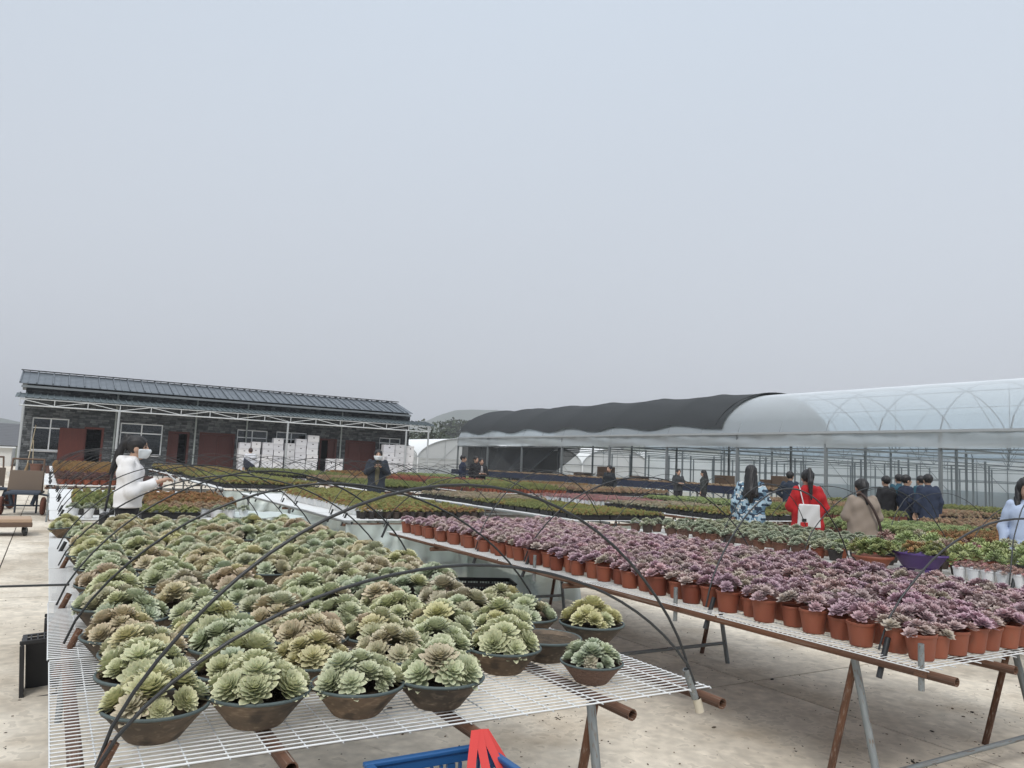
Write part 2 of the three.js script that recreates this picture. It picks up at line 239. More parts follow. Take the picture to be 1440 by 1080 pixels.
// ------------------------------------------------------------------ wire tables
const wireTex = 0;
function panelGeo(w, d) {                                    // welded wire panel: close wires across, wider rods along
  const l = []; const bar = (a, b, r) => l.push(rod(a, b, r, 4));
  for (let z = 0; z <= d + 1e-6; z += .03) bar(V(0, .003, z), V(w, .003, z), z < .001 || z > d - .03 ? .003 : .0021);
  for (let i = 0; i <= Math.round(w / .1); i++) { const x = i * w / Math.round(w / .1); bar(V(x, -.001, 0), V(x, -.001, d), .0025); }
  return mergeGeometries(l);
}
const panelCache = {};
function wireTable(x0, z1, len, w, label, o = {}) {          // z1 = near end
  const t = thing('wire_table', label, 'plant table', [x0, 0, z1]);
  const n = Math.round(len / 1.25), d = len / n - .012; const g = panelCache[w + '_' + n + '_' + d.toFixed(3)] ??= panelGeo(w, d);
  for (let i = 0; i < n; i++) { const p = part('wire_panel', g, M.wire, t); p.position.set(rr(-.008, .008), T + (i % 2) * .0045 - .002, -len + i * len / n); p.rotation.y = rr(-.002, .002); }
  for (const f of [.03, .26, .53, .8, .985]) part('pipe', pipe(V(w * f, T - .03, rr(.03, .08)), V(w * f, T - .03, -len - .05), .02), o.clean ? M.galv : M.rust, t);
  const k = o.trestles ?? 3;
  for (let i = 0; i < k; i++) {
    const z = -(o.first ?? .16) - i * (o.pitch ?? (len - .35) / (k - 1)), xs = [w * .06, w * (o.fx ?? .79)];
    if (i > 0 || !o.noFront) part('cross_beam', rod(V(.02, T - .07, z), V(w - .02, T - .07, z), .02, 10, .02, true), M.rust, t);
    for (const x of xs) { if (o.skipLeft && i > 0 && x < .5) continue;
      part('leg', rod(V(x, T - .045, z), V(x - .02, 0, z + .17), .018, 8, .018, true), M.galv, t); part('leg', rod(V(x + .015, T - .045, z), V(x + .03, 0, z - .17), .018, 8, .018, true), M.rust, t); }
    part('stretcher', rod(V(xs[0], .15, z + .12), V(xs[1], .15, z + .12), .014, 8), M.galv, t);
  }
  return t;
}
const hoopMat = std(C(.022, .024, .026), .4);
function hoopPts(x0, x1, z, h, dz, skew = 0) { const p = []; for (let i = 0; i <= 14; i++) { const t = i / 14, e = Math.sqrt(Math.max(0, 1 - (2 * t - 1) ** 2)); p.push(V(x0 + (x1 - x0) * (.5 - .5 * Math.cos(Math.PI * t)), 0, 0)); const u = .5 - .5 * Math.cos(Math.PI * t), y = Math.max(0, 4 * u * (1 - u)); p[i].set(x0 + (x1 - x0) * u, T + .02 + h * y ** .72 + skew * (u - .5), z + dz * (u - .5) + rr(-.006, .006)); } return p; }
function hoop(x0, x1, z, h, label, group, o = {}) {
  const t = thing('plant_hoop', label, 'hoop', [0, 0, 0], 0, group), r = o.r ?? .0052;
  part('rod', tube(hoopPts(x0, x1, z, h, o.dz ?? 0), r, 28, 6), hoopMat, t);
  if (o.h2) part('rod', tube(hoopPts(x0, x1, z + .02, o.h2, o.dz ?? 0), r, 28, 6), hoopMat, t);
  const lean = o.lean ?? .05;
  for (const [x, s] of [[x0, 1], [x1, -1]]) part('sleeve', pipe(V(x - s * lean * .4, T - (o.drop ?? .1), z + (o.dz ?? 0) * -.5 * s + .012), V(x + s * lean, T + .075, z + (o.dz ?? 0) * -.5 * s + .012), .0135), o.near ? (x === x0 ? M.rust : M.galv) : hoopMat, t);
  return t;
}
function hoops(x0, w, z1, len, n, name, o = {}) { for (let i = 0; i < n; i++) { const z = z1 - .05 - i * (len - .1) / (n - 1), k = i % 2; hoop(x0 + .08, x0 + w - .05, z, rr(.6, .74), 'thin black hoop arched over the ' + name, 'hoops over the ' + name, { dz: (k ? -1 : 1) * rr(.3, .8), h2: o.two ? rr(.45, .55) : 0, r: .0055 }); } }

const W = 2.15, XA = .07, XB = 3.32, XC = 6.58, XD = 9.85, XE = 13.12, XF = 16.4, Z1 = -2.16, Z2 = -9.6, Z3 = -17.7, Z4 = -25.8, L1 = 6.1, L2 = 6.4;
// ---- near table: bowls of rosettes
wireTable(XA, Z1, L1, W, 'near white wire table on rusty pipes carrying the bowls of rosettes', { trestles: 3, noFront: true });
{
  for (const [x, z, o] of [[.32, -2.4, { n: 6, tone: 2 }], [.6, -2.41, { n: 6, tone: 0 }], [.9, -2.385, { n: 5, tone: 1 }], [1.17, -2.36, { n: 6, tone: 0 }], [1.58, -2.64, { n: 6, tone: 0 }], [1.35, -2.75, {}]]) bowl(x, z, o);
  bowl(1.84, -2.73, { empty: true, label: 'bowl of bare pale soil without any plant among the rosette bowls' });
  bowl(1.82, -2.39, { s: .8, n: 6, tone: 1, mat: std(C(.16, .10, .075), .95, { bumpMap: concBump, bumpScale: .01 }), label: 'small brown soil-crusted bowl of pale green rosettes standing alone at the table edge' });
  bowl(2.2, -2.9, { n: 6, tone: 2 });
  for (let i = 0; i < 18; i++) for (let j = 0; j < 7; j++) {
    const z = -2.72 - i * .302 + (j % 2) * .03 + rr(-.02, .02), x = .33 + j * .283 + (i % 2 ? .02 : -.02) + rr(-.02, .02); if (i === 0 && j > 3) continue; if (j === 6 && z > -4.15) continue; if (z < -8.12) continue; if (j === 0 && i > 14) continue;
    if (rnd() < .015 && i > 2) continue; bowl(x, z);
  }
  bowl(.2, -7.75, { tone: 2, tilt: .12, n: 7 });
}
hoop(.17, 2.14, -2.2, .71, 'pair of black hoops from a rusty sleeve at the wire table near corner', undefined, { h2: .46, r: .0052, lean: .035, near: true, drop: .035 });
part('foot', pipe(V(2.176, T - .085, -2.185), V(2.162, T - .036, -2.187), .0165), std(C(.55, .5, .4), .8), scene.getObjectByName('plant_hoop'));
[-3.42, -4.62, -5.6, -6.9, -8.1].forEach((z, i) => hoop(XA + .05 + (i === 1 ? -.02 : 0), XA + W - .04, z, [.66, .68, .62, .66, .64][i], 'thin black hoop arched over the bowls of rosettes', 'hoops over the bowls of rosettes', { near: i < 3, dz: [.3, -.4, .5, -.3, .3][i] }));
solo('loose_rod', tube([onX(97, 822, .14), V(-.6, .79, -4.75), V(-1.6, .76, -4.95)], .0055, 10, 6), hoopMat, 'loose black rod sticking out sideways from the edge of the near table', 'rod');

// ---- pink table
wireTable(XB, Z1 + .18, L1 + .1, W, 'white wire table on rusty pipes carrying the pink rosette pots', { trestles: 3, skipLeft: true, noFront: true, first: .46, pitch: 2.32, fx: .73 });
{
  const spots = []; for (let i = 0; i < 41; i++) for (let j = 0; j < 14; j++) { const x = XB + .15 + j * .142 + (i % 2) * .035 + rr(-.012, .012), z = -2.12 - i * .146 + rr(-.012, .012) - (j < 2 ? 0 : 0); if (rnd() < .008) continue; spots.push([x, z, Math.hypot(x, z)]); }
  spots.sort((a, b) => a[2] - b[2]);
  const rest = [];
  spots.forEach(([x, z], k) => {
    const s = rr(.93, 1.1), a = rr(0, 6.28), v = Math.floor(rnd() * 10);
    if (k < 300) { const dull = rnd() < .1, t = thing('rosette_pot', `${dull ? 'dull red-brown' : 'terracotta orange'} plastic pot of dusty pink rosettes in the crowded pink bed`, 'potted plant', [x, T + .006, z], a, `${dull ? 'red-brown' : 'terracotta'} pots of pink rosettes`); t.scale.setScalar(s); t.rotation.x = rr(-.03, .03); t.rotation.z = rr(-.03, .03); part('pot', potTer, dull ? potMats.terra[2] : pick(potMats.terra.slice(0, 2)), t); { const q = part('plant', pinkPlants[v], pick(pinkMats), t), k2 = rr(.86, 1.2); q.scale.set(k2, rr(.9, 1.15), k2); } }
    else { const m = new THREE.Matrix4().compose(V(x, T + .006, z), new THREE.Quaternion().setFromAxisAngle(V(0, 1, 0), a), V(s, s, s)); for (const g of [terraV, pinkPlants[v]]) { const c = (g.index ? g.toNonIndexed() : g.clone()).applyMatrix4(m); c.deleteAttribute('uv'); rest.push(c); } }
  });
  const g = mergeGeometries(rest); solo('rosette_pot_mass', g, vcol(C(1, 1, 1), .65), 'farther terracotta pots of dusty pink rosettes filling the pink table', 'potted plants', null, 'stuff');
}
hoops(XB, W, Z1 + .1, L1, 5, 'pink rosette pots');
for (const z of [-2.05, -3.6, -5.2]) { const t = thing('pipe_stub', 'short upright pipe stub clamped to the edge rail of the pink table', 'pipe', [XB + .045, 0, z], 0, 'stubs on the pink table rail'); part('tube', pipe(V(0, T - .1, 0), V(0, T + .1, 0), .013), M.galv, t); part('clamp', box(.035, .03, .05, 0, T - .025, 0), M.rust, t); }

// ---- mixed table behind the pink one
wireTable(XC, Z1 + .2, L1 + .2, W, 'wire table of mixed grey and green succulents holding the purple trough');
{
  const gl = 'plants on the mixed table';
  for (let j = 0; j < 7; j++) for (let i = 0; i < 25; i++) {
    const x = XC + .17 + j * .29 + rr(-.03, .03), z = -8.02 + i * .235 + rr(-.03, .03) + (j % 2) * .1; if (z > -2.3) continue; if (j === 0 && z > -4.5 && z < -3.75) continue; if (j === 0 && i < 3 && rnd() < .2) continue;
    if (z > -3.85 && j < 2) continue;
    if (z < -5.3) potted('grey', x, z, { mat: rnd() < .85 ? 'brown' : 'dark', s: rr(1.25, 1.6), pot: potMd, h: .1, label: 'dark brown pot of grey-green rosettes on the mixed table', group: 'grey-green pots on the mixed table' });
    else if (z < -4.6 && j < 4) potted(pick(['grey', 'pale', 'green', 'lime']), x, z, { mat: pick(['terra', 'dark']), s: rr(1.3, 1.7), pot: potMd, h: .1, label: 'pot of mixed green succulent beside the purple trough', group: 'green pots beside the purple trough' });
    else potted(pick(['lime', 'green', 'lime', 'pale', 'olive', 'pinkish']), x, z, { mat: pick(['dark', 'terra']), s: rr(1.5, 2.3), tall: 1.3, pot: potMd, h: .12, label: 'leafy bright green succulent crowding the mixed table behind the trough', group: 'bright green plants on the mixed table' });
  }
  for (let j = 0; j < 2; j++) for (let i = 0; i < 13; i++) potted('pinkish', XC + .16 + j * .13, -3.76 + i * .118, { name: 'white_pot_plant', mat: 'white', pot: potWh, h: .105, s: rr(.95, 1.15), label: 'white pot of pink-tipped succulent in a row on the mixed table', group: 'white pots of pink succulents' });
  const p0 = onY(1284, 806, T), tr = thing('plant_trough', 'purple oval trough on feet planted with trailing green succulents', 'trough', [p0.x + .1, T + .006, p0.z], Math.PI / 2 - .05);
  const prof = lathe([[0, .03], [.14, .03], [.17, .05], [.245, .15], [.262, .152], [.262, .168], [.245, .17], [.235, .15], [0, .14]], 30); prof.scale(1, 1, .55); const purple = std(C(.085, .045, .18), .45); part('basin', prof, purple, tr);
  for (const sx of [-1, 1]) part('foot', rbox(.06, .04, .14, .008, sx * .12, .02, 0), purple, tr);
  for (let i = 0; i < 14; i++) { const p = part('plant', pick(plants[pick(['green', 'olive', 'rusty', 'pale', 'green'])]), pick(plantMat), tr); p.position.set(rr(-.2, .2), .15 + rr(0, .05), rr(-.08, .08)); p.scale.set(1.3, rr(1.3, 2.2), 1.3); p.rotation.y = rr(0, 6); }
  const p1 = onY(1220, 800, T), tb = thing('plant_trough', 'terracotta bowl of leafy green succulents beside the purple trough', 'trough', [p1.x + .08, T + .006, p1.z], 0); part('basin', lathe([[0, 0], [.1, 0], [.165, .09], [.18, .092], [.18, .115], [.165, .115], [.15, .09], [0, .085]], 24), potMats.terra[0], tb);
  for (let i = 0; i < 9; i++) { const p = part('plant', pick(plants[pick(['lime', 'green', 'green'])]), pick(plantMat), tb); p.position.set(rr(-.12, .12), .11 + rr(0, .06), rr(-.12, .12)); p.scale.set(1.7, rr(1.5, 2.2), 1.7); p.rotation.y = rr(0, 6); }
}
hoops(XC, W, Z1 + .1, L1, 5, 'mixed table with the purple trough');

// ---- second row
const trayBlack = C(.018, .018, .02), terraC = C(.17, .065, .045), whiteC = C(.66, .68, .7), darkC = C(.03, .03, .032), brownC = C(.13, .065, .045);
wireTable(XA, Z2, L2, W, 'wire table with white pots along its front and olive plants behind');
for (let i = 0; i < 13; i++) { const x = XA + .22 + i * .15; if (i >= 5 && i <= 9) continue; potted('grey', x, Z2 - .16, { name: 'white_pot_plant', mat: 'white', pot: potWh, h: .105, s: 1.2, label: 'white pot of grey-green succulent at the front of the olive plant table', group: 'white pots in front of the olive plants' }); }
bed('green', darkC, XA + .25, XA + 1.0, -11.3, -10.2, .14, 'dark olive green stonecrop bed on the table behind the person in white', { tall: 1.6 });
bed('olive', terraC, XA + .25, XA + 1.0, -12.5, -11.4, .13, 'yellow-green stonecrop in terracotta pots farther back on the same table', { tall: 1.4 });
bed('peach', whiteC, XA + 1.0, XA + 1.9, -10.4, -9.9, .13, 'tan rosettes in white pots beside the black tray', {});
bed('rusty', darkC, XA + 1.05, XA + 2.05, -12.2, -10.5, .13, 'orange-tipped green plants in black pots near the table corner', { tall: 1.5 });
function tray(x, z, w, d, kind, label, group, tall = 1) { const t = thing('plant_tray', label, 'plant tray', [x, T + .006, z], 0, group); const h = .07, th = .008; part('tray', [slabBox(-w / 2, w / 2, 0, .006, -d / 2, d / 2), slabBox(-w / 2, -w / 2 + th, .006, h, -d / 2, d / 2), slabBox(w / 2 - th, w / 2, .006, h, -d / 2, d / 2), slabBox(-w / 2 + th, w / 2 - th, .006, h, -d / 2, -d / 2 + th), slabBox(-w / 2 + th, w / 2 - th, .006, h, d / 2 - th, d / 2), slabBox(-w / 2 - .012, w / 2 + .012, h, h + .006, d / 2, d / 2 + .012), slabBox(-w / 2 - .012, w / 2 + .012, h, h + .006, -d / 2 - .012, -d / 2)], M.blackPlastic, t);
  const l = []; const nx = Math.round(w / .1), nz = Math.round(d / .1); for (let i = 0; i < nx; i++) for (let j = 0; j < nz; j++) l.push(pick(plants[kind]).clone().rotateY(rr(0, 6)).scale(1, tall * rr(.8, 1.2), 1).translate((i + .5) / nx * w - w / 2 + rr(-.015, .015), .065, (j + .5) / nz * d - d / 2)); part('plants', l, pick(plantMat), t); return t; }
tray(1.27, Z2 - .2, .62, .34, 'green', 'black tray of bright moss-green plants at the front of the olive plant table', undefined, 1.3);
tray(1.3, Z2 - .62, .55, .34, 'peach', 'black tray of tan rosettes behind the moss-green tray', undefined, 1.1);
hoops(XA, W, Z2, L2, 6, 'olive plant table behind the person in white');

wireTable(XB, Z2, L2, W, 'wire table of olive and rust plants in white and black pots', { clean: true });
for (let i = 0; i < 26; i++) { const z = Z2 - .85 - i * .14; for (let j = 0; j < 2; j++) potted(pick(['olive', 'rusty', 'olive']), XB + .42 + j * .13, z, { name: 'white_pot_plant', mat: 'white', pot: potWh, h: .105, s: 1.05, label: 'white pot of olive and rust coloured succulent along the table side', group: 'white pots of olive succulents along the table side' }); }
bed('olive', whiteC, XB + .68, XB + W - .1, -15.6, Z2 - .75, .13, 'dense olive and rust succulents in white pots behind the pink bed', { tall: 1.15 });
for (let i = 0; i < 16; i++) for (let j = 0; j < 2; j++) potted(pick(['olive', 'rusty']), XB + .3 + i * .118, Z2 - .2 - j * .13, { name: 'black_pot_plant', mat: 'dark', pot: potSm, h: .1, s: 1.0, tall: 1.1, label: 'small black pot of olive and rust succulent along the table end', group: 'black pots of olive succulents at the table end' });
bed('olive', darkC, XB + .75, XB + W - .1, Z2 - .72, Z2 - .42, .12, 'olive and rust succulents in black pots behind the front rows', { tall: 1.1 });
hoops(XB, W, Z2, L2, 6, 'olive and rust plants in white pots');
for (const [x, z] of [[XB + .5, Z2 - .52], [XB + .66, Z2 - .5]]) { const t = thing('upturned_pot', 'empty white pot standing upside down among the olive plants', 'pot', [x, T + .11, z], 0, 'upturned white pots'); part('pot', potWh.clone().rotateX(Math.PI), potMats.white[0], t); }

wireTable(XC + .4, Z2, L2, W, 'wire table of olive plants in low black trays beyond the pink bed', { clean: true });
for (let i = 0; i < 9; i++) for (let j = 0; j < 3; j++) tray(XC + .78 + j * .58, Z2 - .28 - i * .4, .54, .36, i < 2 || rnd() < .5 ? 'olive' : 'green', 'low black tray of olive succulents on the table beyond the pink bed', 'black trays of olive succulents', 1.2);
bed('pale', trayBlack, XC + .55, XC + 2.4, -15.8, -13.4, .12, 'pale cream rosettes in black trays behind the olive trays', { tray: true });
hoops(XC + .4, W, Z2, L2, 6, 'olive plants in black trays');

wireTable(XD + .3, Z2, L2, W, 'wire table of cream and olive plants beyond the person in a patterned top');
bed('olive', trayBlack, XD + .4, XD + 2.4, -11.3, -9.7, .12, 'olive gold succulents in black trays beside the person in a patterned top', { tray: true, tall: 1.2 });
bed('pale', trayBlack, XD + .4, XD + 2.4, -13.2, -11.5, .12, 'cream and pale green rosettes in trays behind the olive gold ones', { tray: true });
bed('pinkish', whiteC, XD + .4, XD + 2.4, -15.8, -13.4, .13, 'dusty rose succulents in white pots near the aisle', {});
hoops(XD + .3, W, Z2, L2, 6, 'cream and olive plants');
wireTable(XE + .3, Z2, L2, W, 'wire table of green plants in terracotta pots past the cream plants');
bed('green', terraC, XE + .4, XE + 2.4, -12.6, -9.7, .14, 'green succulents in terracotta pots past the cream plants', { tall: 1.4 });
bed('lime', trayBlack, XE + .4, XE + 2.4, -15.8, -12.8, .13, 'pale lime succulents in trays past the cream plants', { tray: true });
hoops(XE + .3, W, Z2, L2, 5, 'green plants in terracotta pots');
wireTable(XF + .8, Z2, L2, W, 'wire table of peach plants nearest the open greenhouse in the second row');
wireTable(XF + 5.2, Z2 + 3, 10, W, 'long wire table of green plants just inside the open greenhouse'); bed('green', trayBlack, XF + 5.3, XF + 7.2, -16.4, -6.8, .16, 'dull green succulents in trays just inside the open greenhouse', { tray: true, tall: 1.3 });
bed('peach', trayBlack, XF + .9, XF + 2.9, -15.8, -9.7, .14, 'peach and tan succulents in black trays near the greenhouse', { tray: true, tall: 1.3 });

// ---- first row, to the right
wireTable(XD, Z1 + .2, L1 + .2, W, 'wire table of olive and lime plants behind the people in red and beige');
bed('olive', darkC, XD + .1, XD + 2.1, -4.6, -2.1, .14, 'olive gold succulents in dark pots beside the person in a blue dress', { tall: 1.4 });
bed('rusty', terraC, XD + .1, XD + 2.1, -6.0, -4.7, .14, 'rust and olive succulents in terracotta pots behind the trough', { tall: 1.3 });
bed('lime', terraC, XD + .1, XD + 2.1, -8.1, -6.1, .14, 'lime green succulents in terracotta pots behind the person in red', { tall: 1.3 });
hoops(XD, W, Z1, L1, 5, 'olive and lime plants');
wireTable(XE, Z1 + .2, L1 + .2, W, 'wire table of green plants in red pots in front of the suited group');
bed('green', terraC, XE + .1, XE + 2.1, -6.2, -2.1, .14, 'pale green succulents in red-brown pots in front of the suited group', { tall: 1.5 });
bed('peach', trayBlack, XE + .1, XE + 2.1, -8.1, -6.3, .14, 'peach rosettes in black trays behind the person in beige', { tray: true, tall: 1.3 });
hoops(XE, W, Z1, L1, 5, 'green plants in red pots');
wireTable(XF + .4, Z1 + .2, L1 + .2, W, 'wire table of dull green plants behind the suited group');
bed('olive', trayBlack, XF + .5, XF + 2.5, -8.1, -2.1, .15, 'dull olive succulents in black trays behind the suited group', { tray: true, tall: 1.2 });
hoops(XF + .4, W, Z1, L1, 5, 'dull olive plants');

// ---- third and fourth rows
wireTable(XA - .1, Z3, L2, W, 'wire table of wine and orange plants in brown pots');
for (let i = 0; i < 13; i++) { potted('wine', XA + .2 + i * .15, Z3 - .2, { name: 'brown_pot_plant', mat: 'terra', pot: potMd, h: .1, s: 1.1, label: 'brown clay pot of dark wine rosettes at the end of a far table', group: 'brown pots of wine rosettes' }); }
bed('wine', brownC, XA + .1, XA + 1.95, -20.6, Z3 - .3, .15, 'dark wine rosettes filling the far left table', { h: .1 });
bed('orange', brownC, XA + .1, XA + 1.95, -23.9, -20.7, .15, 'orange stonecrop behind the wine rosettes', { h: .1, tall: 1.6 });
hoops(XA - .1, W, Z3, L2, 7, 'wine and orange plants');
wireTable(XB - .05, Z3 - .2, L2, W + .2, 'wire table of a long olive bed in black trays before the cartons', { clean: true });
bed('olive', trayBlack, XB + .1, XB + 2.2, -24.2, Z3 - .3, .13, 'long even bed of olive stonecrop in black trays', { tray: true, tall: 1.4 });
hoops(XB - .05, W, Z3, L2, 7, 'long olive bed');
wireTable(XC + .3, Z3 - .6, L2, W, 'wire table of dark olive plants behind the person with a phone');
bed('green', trayBlack, XC + .45, XC + 2.35, -22.0, Z3 - .75, .14, 'dark green and olive stonecrop behind the person with a phone', { tray: true, tall: 1.4 });
bed('peach', trayBlack, XC + .45, XC + 2.35, -24.3, -22.1, .14, 'tan stonecrop behind the dark green bed', { tray: true, tall: 1.4 });
hoops(XC + .3, W, Z3 - .5, L2, 7, 'dark green stonecrop');
wireTable(XD + .1, Z3 - .9, L2, 3.2, 'wire table of grassy green plants in terracotta pots before the suited pair');
for (let i = 0; i < 25; i++) potted('green', XD + .25 + i * .125, Z3 - 1.1, { mat: 'terra', pot: potTer, h: .112, s: 1.1, tall: 1.9, label: 'terracotta pot of upright green stonecrop in the row before the suited pair', group: 'terracotta row before the suited pair' });
bed('green', terraC, XD + .2, XD + 3.2, -22, Z3 - 1.2, .14, 'upright green stonecrop in terracotta pots before the suited pair', { h: .11, tall: 1.9 });
bed('red', terraC, XD + .2, XD + 3.2, -25, -22.1, .15, 'reddish stonecrop in terracotta pots behind the green row', { h: .11, tall: 1.6 });
hoops(XD + .1, 3.1, Z3 - .8, L2, 6, 'upright green stonecrop');
wireTable(XE + .5, Z3 - .9, L2, 3.6, 'wire table of a peach bed in black trays before the blue bench');
bed('peach', trayBlack, XE + .6, XE + 4.0, -21.6, Z3 - 1.0, .14, 'peach stonecrop in black trays before the blue-edged bench', { tray: true, tall: 1.6 });
bed('orange', trayBlack, XE + .6, XE + 4.0, -25, -21.8, .15, 'orange and lime stonecrop behind the peach bed', { tray: true, tall: 1.5 });
hoops(XE + .5, 3.5, Z3 - .8, L2, 6, 'peach stonecrop');
for (const [x, k, c, l] of [[XA, 'orange', brownC, 'orange'], [XB, 'olive', trayBlack, 'olive'], [XC + .3, 'green', trayBlack, 'mossy green'], [XD + .2, 'orange', terraC, 'orange red'], [XE + .2, 'lime', trayBlack, 'lime']]) {
  wireTable(x, Z4 - .4, L2, W + .3, `farthest row wire table of ${l} stonecrop toward the grey building`); bed(k, c, x + .1, x + W + .2, Z4 - .4 - L2 + .2, Z4 - .5, .15, `${l} stonecrop in the farthest row of tables`, { tall: 1.5 }); hoops(x, W + .25, Z4 - .4, L2, 6, `${l} stonecrop in the farthest row`);
}
for (const [x, k, l] of [[22.4, 'peach', 'peach and pink']]) bed(k, trayBlack, x - .8, x + .8, -42, -19.2, .2, `${l} succulents on the blue-edged greenhouse bench`, { tray: true, h: .05 }).position.y = .25;

// ------------------------------------------------------------------ grey stone building with canopy
const ZW = -42.5, ZC = -41, FL = .16;
const stoneTex = tex(1024, 512, (u, v) => {                  // ragged grey split-stone facing, courses finer than can be told apart
  const row = Math.floor(v * 40), off = hsh(row, 3, 1) , x = (u * 26 + off * 3), c = Math.floor(x), fx = x - c, fy = v * 40 - row, t = hsh(((c % 26) + 26) % 26, row, 9), n = fbm(u, v, 40, 4, 91), w = fbm(u, v, 9, 3, 95);
  let k = mix3([.19, .20, .21], [.50, .51, .515], cl(t * .8 + n * .6 - .25)); k = mix3(k, [.30, .33, .345], w * .35); const e = (fx < .05 || fy < .09) ? .62 : 1; return [k[0] * e, k[1] * e, k[2] * e];
});
const stoneBump = tex(1024, 512, (u, v) => { const row = Math.floor(v * 40), off = hsh(row, 3, 1), x = (u * 26 + off * 3), c = Math.floor(x), fx = x - c, fy = v * 40 - row, t = hsh(((c % 26) + 26) % 26, row, 9), n = fbm(u, v, 60, 3, 92); const h = (fx < .05 || fy < .09) ? .05 : .35 + .5 * t + .2 * n; return [cl(h), cl(h), cl(h)]; }, false);
stoneTex.repeat.set(1 / 7, 1 / 4); stoneBump.repeat.set(1 / 7, 1 / 4);
const stone = std(C(1.1, 1.1, 1.1), .9, { map: stoneTex, bumpMap: stoneBump, bumpScale: .035 });
const glass = new THREE.MeshPhysicalMaterial({ color: C(.8, .85, .87), transmission: 1, thickness: 0, roughness: .05, side: THREE.DoubleSide });
const sheetTex = tex(256, 256, (u, v) => { const a = fbm(u, v, 6, 4, 101); return mix3([.34, .37, .40], [.43, .46, .49], a); });
const woodTex = tex(256, 256, (u, v) => { const a = fbm(u * 3 % 1, v * .3, 20, 4, 111); return mix3([.26, .12, .10], [.38, .19, .15], a); });
const redDoor = std(C(.75, .6, .6), .55, { map: woodTex }), redDoor2 = std(C(1.25, 1.0, .85), .5, { map: woodTex });
